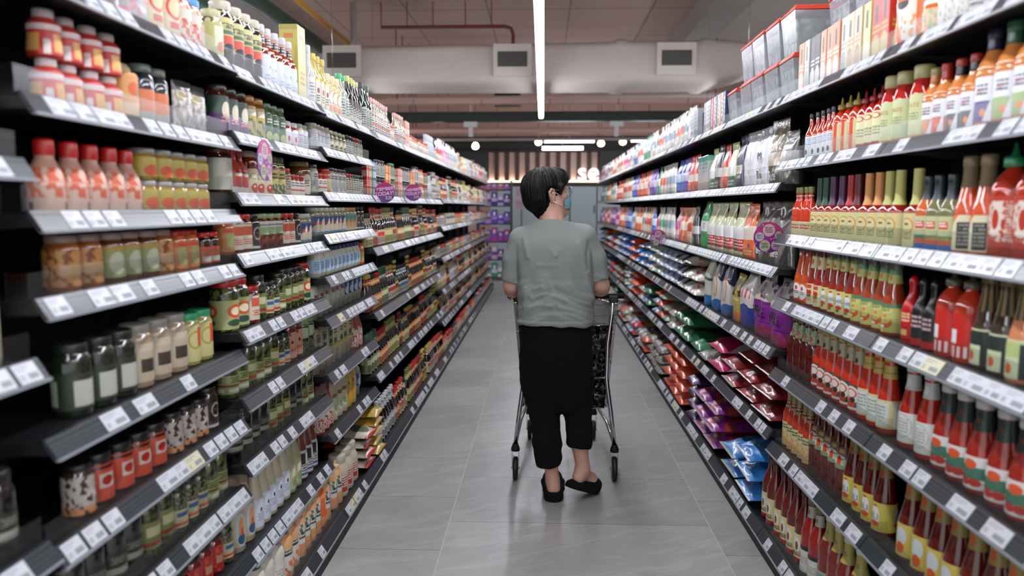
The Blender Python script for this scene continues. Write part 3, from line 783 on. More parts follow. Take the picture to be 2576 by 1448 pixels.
peri('peri_red', '#b02218', '#c0391f', '#a8241a', 'small red-sleeved orange sauce bottle', .029, .185)
peri('peri_gold', '#c97a35', '#b98a5a', '#a8955a', 'small gold-capped orange sauce bottle', .029, .185)
peri('peri_black', '#1b1b1d', '#1f2a24', '#a02a1c', 'small black-sleeved orange sauce bottle', .029, .185)
bottle('white_label_sauce', 'chicken_sauce_bottle', B, 'black-capped red sauce bottle with white label', 'tall', .024, .175, G('#a8341c'), cap('#232427'), [(.03, .5, lab('white_fowl', ('base', '#d3d4d8'), ('lines', .1, .9, .6, .92, 4, '#8a98a8'), ('ell', .5, .3, .13, .12, '#2a2b2e')))])
bottle('cone_gold', 'squeeze_sauce_bottle', B, 'red sauce bottle with gold cone cap', 'sriracha', .029, .195, G('#b8321a'), cap('#a8934c'), [(.05, .55, lab('cone_gold', ('base', '#c9c08e'), ('rect', .45, .75, 0, 1, '#c4401f'), ('lines', .05, .42, .2, .9, 8, '#8a6a3a')), .8)])
bottle('cone_red', 'slim_sauce_bottle', B, 'pale-labelled sauce bottle with red cone cap', 'sriracha', .026, .19, G('#a3221a'), cap('#9c2a30'), [(.12, .6, lab('cone_red', ('base', '#d0cf9f'), ('ring', .5, .85, .3, .1, .5, '#b3261c'), ('lines', .2, .8, .2, .5, 3, '#7a7a55')))])
bottle('wide_green', 'paste_jar', J, 'tall pale green jar with gold lid', 'wide', .034, .205, G('#b01c16'), cap('#a9a26a'), [(.02, .62, lab('wide_green', ('base', '#b9c08c'), ('band', 0, .12, '#b8892f'), ('lines', .28, .72, .42, .6, 3, '#7a7f55'), ('rect', .12, .17, .1, .9, '#d8dcc8')))], None, [('SATE', .016, .45, pm('orange_ink', '#b0742f', .5), 0)])
bottle('cartuna', 'spice_bottle', B, 'tall orange sauce bottle with striped label', 'dress', .036, .2, G('#c9692f'), cap('#c9c4bc'), [(.05, .75, lab('cartuna', ('base', '#d8a878'), ('band', .55, .8, '#d9d6cc'), ('blotch', 0, 1, 0, .5, 5, .52, '#8aa07a'), ('lines', .1, .9, .6, .76, 2, '#5a4a3a')))])
bottle('pale_sauce', 'dressing_bottle', B, 'pale creamy dressing bottle', 'dress', .036, .2, G('#b8b098'), cap('#d0cdc4'), [(.08, .7, lab('pale_sauce', ('base', '#cfccc2'), ('blotch', 0, 1, 0, 1, 6, .56, '#8a9a88'), ('band', .75, 1, '#aab4a0')))])
bottle('squeeze_big', 'tall_squeeze_bottle', B, 'large orange squeeze bottle with white script label', 'squeeze', .045, .235, G('#d9713a'), cap('#c0453a', 'dome'), [(.12, .85, lab('squeeze_big', ('base', '#d9713a'), ('diag', 1.5, 1., .95, '#d6d2c6'), ('ell', .55, .6, .22, .1, '#3a3a38'), ('blotch', 0, 1, 0, .4, 6, .55, '#e0955a')))])
# right run, middle
bottle('green_cap_hot', 'hot_sauce_bottle', B, 'slim red hot sauce bottle with green cap', 'tall', .024, .19, G('#c2381c'), cap('#8f9a55'), [(.02, .3, lab('hot_low', ('base', KRAFT), ('lines', .2, .8, .4, .8, 2, '#b3261c')), ), (.78, .86, lab('hot_neck', ('base', '#c23a22'), ('band', .35, .7, '#d8d3c0')))])
for nm, c in (('green', '#1f4434'), ('purple', '#4a2346'), ('red', '#a81d18'), ('maroon', '#5a1720'), ('orange', '#cf8f52'), ('lime', '#b9b46a')):
    bottle('long_' + nm, 'mexican_hot_sauce_bottle', B, '%s-necked hot sauce bottle with yellow-green label' % nm, 'long', .034, .225, G('#8a1c16'), None,
           [(.02, .43, lab('long', ('base', '#c6c58d'), ('diag', 1.2, .6, 1.15, '#d2c28a'), ('ring', .5, .62, .3, .24, .72, '#b8863f'), ('rect', .4, .6, .64, .7, '#7a3a55'), ('lines', .25, .75, .2, .5, 5, '#6a6a48'), ('rect', .08, .14, .1, .3, '#8aa0b8')))], (.53, .97, pm('sleeve_' + nm, c, .35)))
bottle('green_pepper', 'habanero_sauce_bottle', B, 'green pepper sauce bottle with black neck', 'tall', .03, .195, G('#6f7148'), cap('#1f2a2c'), [(.02, .46, lab('habanero', ('base', '#b9bf8f'), ('band', 0, .16, '#2b62a0'), ('band', .16, .3, '#c0522f'), ('band', .3, .42, '#3a6a4a'), ('rect', .25, .75, .62, .85, '#c3492f'), ('lines', .3, .7, .66, .82, 2, '#e0dccf')))], (.68, .92, pm('slate_sleeve', '#26343a', .4)), [('REGGAE', .012, .15, I_yel, 0)])
bottle('pepper_orange', 'habanero_sauce_bottle', B, 'orange pepper sauce bottle with black neck', 'tall', .03, .195, G('#c4622f'), cap('#1f2a2c'), [(.02, .46, MATS['label_habanero'])], (.68, .92, pm('slate_sleeve', '#26343a', .4)))
bottle('raffia', 'pepper_sauce_bottle', B, 'tall red-orange sauce bottle with raffia-wrapped top', 'chili', .032, .235, G('#c3502a'), cap('#7d6a4c', 'flat'), [(.04, .4, lab('raffia', ('base', '#d0cba8'), ('rect', .45, .95, .04, .8, '#1d1f1e'), ('lines', .5, .9, .1, .75, 6, '#8a8a80'), ('diag', -1., 1., .5, '#cf6a3a')))], (.68, .97, pm('raffia_straw', '#6e5d42', .8)))
bottle('sriracha', 'sriracha_bottle', B, 'big red chili sauce bottle with green spout cap', 'sriracha', .043, .255, G('#9c2a16'), cap('#1f7a4a'), [(.1, .54, lab('sriracha', ('base', '#a8301a'), ('blotch', 0, 1, .1, .9, 5.5, .53, '#d0c4b4'), ('ell', .5, .5, .16, .3, '#d3c8ba'), ('ell', .5, .54, .1, .2, '#a8301a'), ('lines', .74, .98, .1, .9, 12, '#c8a898')))])
bottle('orange_label_chili', 'chilli_sauce_bottle', B, 'orange chilli sauce bottle with oval white label', 'chili', .033, .228, G('#b8481c'), cap('#55504a'), [(.06, .36, lab('oval', ('base', '#c8602c'), ('ell', .5, .5, .34, .44, '#d9d8d6'), ('ell', .5, .68, .1, .12, '#b03a2a'), ('lines', .32, .68, .3, .5, 2, '#6a6560')))], (.8, .89, lab('oval_neck', ('base', '#b5341c'), ('ell', .5, .5, .2, .35, '#d9d8d6'))))
bottle('cili_padi', 'chilli_sauce_bottle', B, 'red chilli sauce bottle with cream neck label', 'chili', .033, .222, G('#8f1d14'), cap('#6a2a28'), [(.05, .4, lab('cilipadi', ('base', KRAFT), ('rect', .3, .7, .78, .95, '#c3402c'), ('ell', .42, .6, .1, .13, '#b8281c'), ('ell', .6, .58, .1, .13, '#b8281c'), ('ell', .5, .42, .18, .07, '#3f6a3a')))], (.66, .86, lab('cilipadi_neck', ('base', '#c9bf8c'), ('ell', .5, .55, .16, .25, '#b8482c'))), [('cili', .026, .11, pm('orange_red_ink', '#c0522c', .5), 0)])
bottle('chili_yellow', 'chilli_sauce_bottle', B, 'red chilli sauce bottle with yellow-green chili label', 'chili', .032, .225, G('#8c2413'), cap('#4e4c46'), [(.05, .4, lab('chiliyellow', ('base', '#c0bf72'), ('ell', .5, .52, .2, .4, '#d6d9dc'), ('rect', .4, .6, .84, .92, '#b8341f'), ('ell', .5, .28, .2, .1, '#c23a1f'), ('ell', .46, .14, .13, .05, '#4a6a4a')))], (.7, .88, lab('chiliyellow_neck', ('base', '#b5b36a'), ('band', .75, 1, '#8a9a5a'), ('ell', .5, .3, .2, .14, '#c0401f'))), [('CHILI', .02, .22, pm('grey_green_ink', '#4a524f', .5), 0)])
bottle('bali', 'chilli_sauce_bottle', B, 'brown-red chilli sauce bottle with green bali label', 'chili', .034, .225, G('#9c3a1a'), cap('#5a5a56'), [(.05, .42, lab('bali', ('base', '#b7b766'), ('band', .86, 1, '#4f7a58'), ('ell', .5, .76, .3, .09, '#cfcd84'), ('ell', .5, .34, .3, .2, '#c6521f'), ('ell', .5, .44, .22, .14, '#b7b766'), ('ell', .35, .2, .16, .05, '#d9d6c4'), ('rect', .42, .58, .52, .62, '#d06a5a')))], (.68, .88, lab('bali_neck', ('base', '#b5b566'), ('band', .55, 1, '#5d8460'), ('rect', .4, .6, .2, .5, '#c8552c'))), [('bali', .022, .32, pm('olive_ink', '#6a6a2a', .5), 0)])
bottle('red_hot', 'hot_chili_bottle', B, 'bright red plastic hot sauce bottle', 'tall', .027, .185, plastic('#b5121a', .25), cap('#b0101a', 'dome'), [(.08, .5, lab('redhot', ('base', '#b5121a'), ('rect', .2, .8, .55, .9, '#c2242a'), ('lines', .2, .8, .55, .9, 3, '#d8b8a0'), ('rect', .3, .7, .1, .3, '#d0b060')))], None, [('PAPA', .014, .4, I_yel, 0)])
bottle('black_hot', 'hot_chili_bottle', B, 'black plastic hot sauce bottle with red foot', 'tall', .027, .185, plastic('#141416', .25), cap('#161618', 'dome'), [(.03, .5, lab('blackhot', ('base', '#17171a'), ('band', 0, .22, '#a8201c'), ('lines', .2, .8, .5, .92, 3, '#b89a98')))])
bottle('arrow', 'siracha_sauce_bottle', B, 'red sauce bottle with white arrow label and grey spout', 'sriracha', .037, .225, G('#b2341c'), cap('#57503f'), [(.06, .54, lab('arrow', ('base', '#b8241a'), ('diag', 2., 1., 1.35, '#b8241a'), ('rect', .1, .45, .3, .62, '#d4d6d8'), ('diag', 2.2, 1.2, 1.75, '#b8241a'), ('stripes', .1, .9, 0, .25, 5, '#d6cfc8')))])
for nm, c, lc in (('dark', '#3a2c20', '#23302c'), ('pink', '#c07a52', '#a9b87a'), ('peach', '#c98a58', '#d08a4a')):
    bottle('twist_' + nm, 'garlic_pepper_bottle', B, '%s square pepper sauce bottle with twisted raffia neck' % nm, 'chili', .034, .225, G(c), cap('#6b5a3a', 'flat'), [(.05, .42, lab('twist_' + nm, ('base', '#bfc7a0'), ('band', .55, .95, lc), ('rect', .68, 1, 0, .9, '#1f2523'), ('ell', .35, .25, .13, .14, '#c2552f')))], (.6, .97, lab('twisted_raffia', ('base', '#241d14'), ('stripes', 0, 1, 0, 1, 3, '#7d6742'), rough=.8)))
# right run, ketchups and lower shelves
bottle('dark_chili', 'bird_chilli_bottle', B, 'dark red sauce bottle with leafy neck label', 'tall', .033, .24, G('#4c100c'), cap('#76743e'), [(.62, .84, lab('leafneck', ('base', '#b9bda0'), ('blotch', 0, 1, 0, 1, 5, .5, '#7a9a72'), ('ell', .5, .4, .2, .2, '#c2512f'), ('band', 0, .07, '#c2462a')))])
bottle('ketchup_green', 'tomato_sauce_bottle', B, 'bright red sauce bottle with tan neck and oval label', 'chili', .033, .235, G('#b5301a'), cap('#8e9050'), [(.06, .4, lab('tomato_oval', ('base', '#2f4438'), ('ell', .5, .6, .42, .36, '#d2c8bc'), ('ring', .5, .66, .3, .2, .6, '#b8382c'), ('ell', .45, .26, .3, .2, '#c23a1c'), ('ell', .6, .4, .14, .12, '#26302a'), ('band', 0, .1, '#c9c9c2')))], (.68, .87, lab('tan_neck', ('base', '#a29c82'), ('ell', .5, .3, .18, .2, '#3a2c24'))))
bottle('ketchup_gold', 'chilli_ketchup_bottle', B, 'bright red ketchup bottle with gold neck', 'chili', .034, .24, G('#b32a16'), cap('#b0a052'), [(.07, .42, lab('keystone', ('base', '#c2b98a'), ('rect', .12, .88, .08, .9, '#c3c8bf'), ('lines', .25, .75, .3, .8, 4, '#8f968c')))], (.68, .84, lab('gold_neck', ('base', '#b09c4c'), ('band', .4, .46, '#5a5430'))))
bottle('ketchup_white', 'tomato_ketchup_bottle', B, 'deep red ketchup bottle with white cap and neck', 'chili', .035, .24, G('#9c2015'), cap('#b9bcba'), [(.07, .42, lab('keystone_w', ('base', '#c4c6be'), ('ring', .5, .55, .4, .4, .8, '#a9ad9f'), ('lines', .25, .75, .3, .8, 5, '#8f968c')))], (.68, .86, lab('white_neck', ('base', '#a9aaa6'), ('ell', .5, .5, .2, .3, '#c8c8c4'))))
bottle('ketchup_farm', 'farm_ketchup_bottle', B, 'tomato ketchup bottle with green and white label', 'chili', .036, .225, G('#8f2418'), cap('#a9a49c'), [(.06, .4, lab('farm', ('base', '#ccc9c4'), ('band', .3, .68, '#3f6a55'), ('ell', .5, .76, .22, .15, '#c4512c'), ('ell', .35, .2, .2, .13, '#b02a1c'), ('ell', .68, .2, .2, .13, '#b02a1c')))], (.66, .88, lab('dark_green_neck', ('base', '#1f2d26'), ('rect', .4, .6, .4, .6, '#6a2a22'))))
bottle('noodle', 'noodle_sauce_bottle', B, 'slim red sauce bottle with tan cap and noodle label', 'tall', .027, .245, G('#b3341a'), cap('#97885e'), [(.02, .42, lab('noodle', ('base', '#b9b887'), ('blotch', 0, 1, 0, .6, 8, .5, '#cf8a52'), ('lines', .15, .85, .68, .9, 2, '#4a4a32')), ), (.66, .76, lab('noodle_neck', ('base', '#7a2a20'), ('band', .0, .4, '#a8935a'), ('lines', .1, .9, .5, .95, 1, '#cfc49a')))], (.77, .9, pm('tan_sleeve', '#9c8c64', .5)))
bottle('chili_leaf', 'thai_chilli_bottle', B, 'dark sauce bottle with chili and leaf label', 'tall', .031, .24, G('#561410'), cap('#7c7152'), [(.42, .72, lab('chilileaf', ('base', '#6a4a3a'), ('ell', .5, .32, .5, .34, '#c3c8bc'), ('ell', .55, .36, .14, .26, '#c7431c'), ('ell', .5, .1, .44, .12, '#6f8f68'), ('rect', .2, .8, .72, .9, '#a89460')))])
bottle('yellow_chili', 'sweet_chilli_bottle', B, 'dark red sauce bottle with mustard chili label', 'chili', .035, .25, G('#5a120c'), cap('#5c5236'), [(.05, .4, lab('yellowchili', ('base', '#b9ac4f'), ('ell', .5, .52, .2, .36, '#d0d2cf'), ('rect', .42, .58, .84, .92, '#b8442c'), ('ell', .5, .26, .2, .1, '#c0401c')))], (.7, .88, lab('yellowchili_neck', ('base', '#7a6a3a'), ('ell', .5, .3, .22, .22, '#a33a22'))), [('ILI', .028, .19, pm('grey_ink', '#5a5f63', .5), 0)])
bottle('yellow_tomato', 'tomato_chilli_bottle', B, 'dark red sauce bottle with mustard tomato label', 'chili', .037, .25, G('#5e140d'), cap('#6b5a3a'), [(.05, .42, lab('yellowtomato', ('base', '#b9a94e'), ('ell', .5, .62, .24, .28, '#b9c2c2'), ('ell', .5, .26, .17, .18, '#c4501f')))], (.7, .88, lab('yellowtomato_neck', ('base', '#8a7a42'), ('ell', .5, .5, .2, .3, '#b8522a'))))
bottle('rooster', 'rooster_sauce_bottle', B, 'dark red sauce bottle with rooster label and red foot', 'tall', .037, .3, G('#5c1710'), cap('#3a2a24'), [(.04, .4, lab('rooster', ('base', '#c8be88'), ('band', 0, .12, '#a81c14'), ('ell', .42, .6, .3, .3, '#d4d0c8'), ('ell', .5, .56, .1, .16, '#7a4a34'), ('lines', .2, .8, .16, .26, 1, '#6a5a3a')))], None, [('Sauce', .02, .14, I_blk, 0)])
bottle('white_band', 'garlic_chilli_bottle', B, 'bright dark-red bottle with white label and black band', 'tall', .038, .3, G('#8c1a10'), cap('#6d6c42'), [(.03, .36, lab('whiteband', ('base', '#c3c3bb'), ('band', .84, 1, '#22262a'), ('lines', .2, .8, .3, .6, 4, '#9a9a92')))], (.72, .86, lab('whiteband_neck', ('base', '#b9b7ab'), ('ell', .5, .5, .08, .2, '#3a3a38'))))
bottle('gold_neck', 'plum_sauce_bottle', B, 'dark pink sauce bottle with white cap and gold neck', 'tall', .04, .31, G('#6e211c'), cap('#c8c3b4', 'dome'), [(.04, .3, lab('goldneck', ('base', '#9aa08a'), ('ell', .5, .5, .3, .4, '#5a8a8a')))], (.66, .9, lab('goldneck_sleeve', ('base', '#a79c55'), ('lines', .3, .7, .3, .5, 2, '#6a6232'))))
# left run
FOOD = dict(olive=chunky('olives_in_glass', '#4a4a22', '#2b2b16', 70, '#15150c'), pickle=chunky('pickles_in_glass', '#3b4a26', '#5d6634', 45, '#1d2414'), caper=chunky('capers_in_glass', '#4a4c30', '#6b6a44', 140, '#22241a'), darkolive=chunky('black_olives_in_glass', '#17161a', '#2a2526', 80, '#0c0c0d'), mush=chunky('mushrooms_in_glass', '#a39a78', '#6b6248', 60, '#3a3426'), tomato=chunky('dried_tomato_in_glass', '#7a2d14', '#a14a1c', 60, '#3c140c'), onion=chunky('onions_in_glass', '#b5ad8a', '#8f8a62', 60, '#5a5438'))
def jar(key, name, desc, r, h, body, capc, L, z=(.1, .7), shape='jar', text=(), **k): bottle(key, name, J, desc, shape, r, h, body, cap(capc) if capc else None, [(z[0], z[1], lab(key, *L))], None, text, **k)
jar('purple_jar', 'pasta_sauce_jar', 'pasta sauce jar with purple and green label', .038, .15, G('#4a1d14'), '#2c1f1c', [('base', '#2f4a3a'), ('band', 0, .5, '#4b1f52'), ('ell', .5, .58, .2, .26, '#c8bfa8'), ('lines', .25, .75, .22, .4, 2, '#c77a8a')], (.06, .76))
jar('yellow_jar', 'courgette_sauce_jar', 'sauce jar with mustard vegetable label', .036, .15, G('#7a4a1c'), '#a8763a', [('base', '#a89246'), ('blotch', 0, 1, 0, .6, 4, .5, '#3f6244'), ('rect', .2, .8, .7, .9, '#cfc8b0')], (.06, .76))
jar('green_jar', 'cucumber_jar', 'slim jar of green pickles with cucumber label', .033, .145, FOOD['pickle'], '#3f5a3f', [('base', '#3f5b42'), ('ell', .4, .2, .2, .16, '#a9b87c'), ('ell', .72, .14, .16, .12, '#9fb074'), ('rect', .2, .8, .6, .85, '#22382a'), ('lines', .25, .75, .62, .82, 2, '#a8b89a')], (.06, .74))
jar('white_round', 'jam_jar', 'round white-lidded jar with oval label', .036, .105, G('#7a2018'), '#c9c6c0', [('base', '#7a2018'), ('ell', .5, .5, .4, .48, '#cfcbd0'), ('ell', .5, .4, .08, .16, '#b8382c')], (.12, .74), 'squat')
jar('white_jar', 'horseradish_jar', 'small jar with plain white label', .031, .11, G('#a9a48c'), '#9a978a', [('base', '#c4c2c8'), ('lines', .2, .8, .3, .8, 4, '#8f8c98')], (.1, .72))
jar('mush_jar', 'mushroom_jar', 'small jar of mushrooms with pale lid', .033, .105, FOOD['mush'], '#b5b08f', [('base', '#a89f74'), ('ell', .5, .45, .26, .36, '#cfc8ae'), ('ell', .5, .25, .18, .16, '#3a2c1e')], (.2, .62))
jar('tomato_jar', 'tomato_sauce_jar', 'tomato sauce jar with cream and tomato label', .034, .15, G('#6a2412'), '#b9b0a4', [('base', '#c9c39a'), ('ell', .5, .22, .26, .2, '#b8301c'), ('ell', .44, .28, .06, .05, '#e8d8d0'), ('rect', .25, .75, .62, .84, '#d2ccb4'), ('ring', .4, .7, .2, .12, .7, '#3a3a2a')], (.05, .6))
jar('tomato_pack', 'tomato_paste_bottle', 'tall red and white tomato carton bottle', .03, .15, plastic('#b5381f', .35), '#b0341c', [('base', '#c2452a'), ('band', 0, .22, '#d3c9c0'), ('ell', .5, .36, .32, .16, '#b02214'), ('rect', .2, .8, .55, .7, '#d8d2cc')], (.02, .72), 'tall')
jar('asparagus', 'asparagus_jar', 'jar of asparagus with yellow label', .036, .148, FOOD['pickle'], '#57564a', [('base', '#b3a660'), ('rect', .3, .7, .78, .92, '#a83322'), ('blotch', 0, 1, 0, .34, 7, .46, '#39482e'), ('lines', .2, .8, .46, .68, 2, '#3f3f24')], (.05, .82))
jar('white_mid', 'ivory_label_jar', 'large jar with blank ivory label', .045, .15, G('#3a1a12'), '#5a2a20', [('base', '#b9b8a8'), ('diag', 1., 1., 1.25, '#a9a898')], (.1, .75))
jar('red_small', 'pesto_jar', 'small white-labelled jar with red lid', .028, .09, G('#8f3a22'), '#b3261c', [('base', '#cdc6bc'), ('rect', .1, .9, .3, .42, '#b8482f'), ('lines', .2, .8, .55, .9, 2, '#5a544e')], (.08, .72), 'squat')
jar('brown_big', 'honey_mustard_jar', 'big amber jar with gold lid', .05, .15, G('#6b3f16'), '#8a7a4c', [('base', '#7a4a1c'), ('ell', .5, .5, .3, .48, '#bfb8a0'), ('lines', .35, .65, .35, .7, 3, '#5a5a50')], (.08, .66))
jar('grey_cap', 'mustard_jar', 'pale mustard jar with black lid', .032, .125, G('#a39a86'), '#2e3030', [('base', '#c6c2bc'), ('ell', .5, .45, .3, .38, '#8f8f8c'), ('lines', .2, .8, .7, .92, 2, '#4a4a4c')], (.06, .74))
jar('red_cap', 'antipasti_jar', 'antipasti jar with red lid and cream label', .034, .13, FOOD['tomato'], '#b3241c', [('base', '#c9bda8'), ('rect', .15, .85, .55, .9, '#c25a3c'), ('lines', .2, .8, .15, .4, 3, '#b8482f')], (.1, .74))
jar('pomodoro', 'pomodoro_jar', 'dried tomato jar with pale green lid and label', .037, .13, FOOD['tomato'], '#8aa070', [('base', '#8ea67a'), ('band', .55, 1, '#c3c8bc')], (.42, .78), text=[('pomodoro', .013, .66, I_blk, 0)])
jar('dark_jar', 'olive_tapenade_jar', 'dark jar with black label', .034, .13, G('#22160f'), '#231c18', [('base', '#1d1a18'), ('ring', .55, .6, .26, .26, .6, '#b8b0a4'), ('blotch', 0, 1, 0, 1, 9, .6, '#7a5a3a'), ('band', 0, .1, '#c0bcb4')], (.08, .74))
jar('bean_jar', 'bean_jar', 'white-lidded jar of beans with blue label', .035, .125, G('#8f8a6c'), '#b9b8ac', [('base', '#c3c1b2'), ('band', 0, .1, '#3f7fb0'), ('diag', -.8, 1., .3, '#33507a'), ('ell', .45, .3, .3, .22, '#c9b89a'), ('ell', .62, .68, .2, .18, '#d6d3c6'), ('ell', .3, .6, .1, .1, '#b8482f')], (.08, .68))
jar('bean_orange', 'chickpea_jar', 'orange-lidded jar of chickpeas', .035, .125, G('#8f8a6c'), '#bd7a4a', [('base', '#b9b09a'), ('diag', -.8, 1., .25, '#3f8a80'), ('ell', .5, .45, .3, .3, '#b08a5a')], (.08, .68))
jar('gherkin_big', 'gherkin_jar', 'big gherkin jar with red lid and pale green label', .045, .165, FOOD['pickle'], '#a3241c', [('base', '#9aa06a'), ('ell', .5, .62, .34, .24, '#c4512f'), ('ell', .5, .62, .22, .14, '#d8cfae'), ('ell', .45, .22, .3, .12, '#2f4a3a')], (.06, .62))
jar('gherkin', 'cornichon_jar', 'tall jar of gherkins with dark lid', .034, .15, FOOD['pickle'], '#1f241f', [('base', '#8f9660'), ('band', .4, .5, '#7a2a22'), ('lines', .2, .8, .55, .9, 3, '#3a3f26'), ('rect', .1, .9, .1, .3, '#c3c8b0')], (.1, .5))
jar('caper_jar', 'caper_jar', 'jar of capers with cream label', .03, .13, FOOD['caper'], '#25261f', [('base', '#b5b08a'), ('band', .1, .28, '#b8482f'), ('rect', .2, .8, .6, .85, '#3a5a8a')], (.12, .5))
jar('olive_dark', 'black_olive_jar', 'dark jar of black olives', .037, .165, FOOD['darkolive'], '#1c1c1b', [('base', '#262724'), ('band', .1, .36, '#8f8f82'), ('lines', .2, .8, .5, .8, 3, '#7a7a6c')], (.2, .55))
jar('olive_green', 'green_olive_jar', 'jar of green olives with dark lid', .036, .16, FOOD['olive'], '#1f231c', [('base', '#6f7440'), ('rect', .2, .8, .45, .8, '#b3b38c'), ('band', .1, .24, '#8a2f22')], (.16, .6))
jar('pepperoni', 'peperoni_jar', 'pepper jar with salmon pink label', .038, .17, G('#5c120e'), '#2b1412', [('base', '#b98a72'), ('band', .88, 1, '#8a1a14'), ('rect', .0, .3, .72, .88, '#8a1a14'), ('rect', .3, .42, .46, .56, '#3a1f18')], (.1, .82), text=[('PEPERONI', .021, .24, I_red, 0)])
jar('green_lid', 'artichoke_jar', 'artichoke jar with pale green lid', .037, .15, FOOD['caper'], '#7f9468', [('base', '#232a24'), ('rect', .1, .55, .1, .9, '#8fa67c'), ('lines', .1, .9, .2, .9, 5, '#b5c0a4')], (.42, .78))
bottle('dressing', 'mayonnaise_bottle', B, 'cream dressing bottle with white label', 'dress', .034, .25, plastic('#b5ab94', .3), cap('#3f3a34'), [(.06, .46, lab('dressing', ('base', '#c3c8d2'), ('ell', .5, .62, .08, .08, '#2a2f36'), ('lines', .2, .8, .2, .5, 4, '#8f98a8')), .8)])
bottle('dressing_oval', 'mayonnaise_bottle', B, 'cream dressing bottle with oval picture label', 'dress', .042, .26, plastic('#a89b82', .3), cap('#8a7858', 'dome'), [(.08, .5, lab('dressing_oval', ('base', '#b3a890'), ('ell', .5, .5, .34, .5, '#aab8c4'), ('ell', .5, .5, .2, .4, '#c08a5a'), ('ell', .5, .22, .24, .16, '#24506e'), ('ell', .5, .45, .06, .14, '#a8342a')), .8)])
bottle('avocado', 'vinaigrette_bottle', B, 'pale green dressing bottle with dark green cap', 'dress', .034, .25, plastic('#9a9a78', .3), cap('#22302a'), [(.06, .46, lab('avocado', ('base', '#a9ab86'), ('ell', .5, .3, .3, .2, '#7f9468'), ('rect', .3, .7, .5, .8, '#c9c8b0'), ('ell', .4, .42, .08, .06, '#cf7a42')), .8)])
bottle('brownie', 'barbecue_bottle', B, 'brown barbecue sauce bottle with white label', 'dress', .036, .25, plastic('#6a3a28', .3), cap('#2a1a16'), [(.04, .5, lab('brownie', ('base', '#b5b4b4'), ('band', .1, .18, '#3a5a8a'), ('rect', .1, .5, .5, .9, '#22201f'), ('lines', .1, .9, .2, .48, 3, '#4a4a4c')), .8)])
bottle('cone_mayo', 'burger_sauce_bottle', B, 'conical-capped squeeze sauce bottle with white label', 'squeeze', .034, .2, plastic('#cf9a70', .3), cap('#c2a878'), [(.16, .78, lab('cone_mayo', ('base', '#c8c3b8'), ('band', 0, .2, '#c98a5c'), ('blotch', 0, 1, .55, 1, 5, .5, '#4a6a5a'), ('lines', .15, .85, .3, .55, 2, '#2c2a28'), ('rect', .6, .7, 0, 1, '#2f7a8a')))])
bottle('orange_squeeze', 'burger_sauce_bottle', B, 'plain orange squeeze sauce bottle', 'squeeze', .034, .2, plastic('#d98a58', .3), cap('#c2a878'), [(.24, .86, lab('orange_sq', ('base', '#d0602c'), ('ell', .75, .5, .14, .1, '#e0c8b0')))])
bottle('blue_cap', 'thousand_island_bottle', B, 'peach dressing squeeze bottle with navy cap', 'squeeze', .042, .2, plastic('#cf9c6c', .3), cap('#1b2a5a', 'flat'), [(.1, .56, lab('blue_cap', ('base', '#c6c0b6'), ('rect', .2, .8, .72, .95, '#2a2826'), ('blotch', 0, 1, 0, .5, 4, .5, '#cf6a3a'), ('lines', .2, .8, .76, .9, 1, '#c8c0b4')))])
bottle('white_blue_cap', 'salad_cream_bottle', B, 'white salad cream bottle with navy cap', 'squeeze', .045, .2, plastic('#c6c1b4', .3), cap('#1b2a5a', 'flat'), [(.12, .5, lab('white_bc', ('base', '#c9c5ba'), ('lines', .2, .8, .3, .7, 3, '#a39a8a')))])
bottle('mayo_tub', 'mayonnaise_jar', J, 'big cream mayonnaise jar with pale lid', 'wide', .05, .2, plastic('#bdb29a', .3), cap('#b0ab9c'), [(.08, .55, lab('mayo_tub', ('base', '#b5ae9a'), ('rect', .1, .5, .1, .9, '#b02a20'), ('rect', .5, .9, .3, .9, '#4a5a48'), ('lines', .1, .9, .3, .9, 5, '#d0ccc0')))])
bottle('blue_mayo', 'light_mayonnaise_jar', J, 'mayonnaise jar with navy lid and pale blue label', 'roundjar', .034, .13, plastic('#a9a890', .2), cap('#26345a'), [(.16, .62, lab('blue_mayo', ('base', '#a3bccf'), ('lines', .08, .45, .2, .85, 5, '#5a80a8'), ('ell', .7, .5, .18, .3, '#c4d3de'), ('ell', .72, .4, .07, .13, '#b8482f')))])
bottle('pouch_mayo', 'upside_down_mayonnaise_bottle', B, 'see-through squeeze bottle standing on its lid', 'stand', .042, .155, plastic('#a5a48e', .2), None, [(.34, .84, lab('pouch_mayo', ('base', '#9aa69e'), ('ell', .5, .3, .4, .26, '#b9b9a6'), ('rect', .1, .4, .55, .75, '#8a3a2f'), ('ring', .6, .62, .2, .16, .6, '#2c3a3a')))], rep=1, flat=.62)
bottle('pouch_blue', 'upside_down_mayonnaise_bottle', B, 'blue-labelled squeeze bottle standing on its lid', 'stand', .042, .155, plastic('#a9a890', .2), None, [(.34, .84, lab('pouch_blue', ('base', '#2a4a8a'), ('ell', .5, .3, .4, .3, '#b5c4cf'), ('ell', .5, .7, .2, .12, '#d0c8b0')))], flat=.62)
bottle('heinz', 'real_mayonnaise_bottle', B, 'cream mayonnaise bottle with dark keystone label', 'stand', .044, .21, plastic('#b3a88c', .25), None, [(.34, .9, lab('heinz', ('base', '#a79c80'), ('rect', .16, .84, .22, .92, '#283530'), ('rect', .2, .8, .26, .88, '#8f9a8a'), ('rect', .23, .77, .3, .84, '#26332e')))], None, [('HEINZ', .02, .62, I_wht, 0)], flat=.62, grip=True)
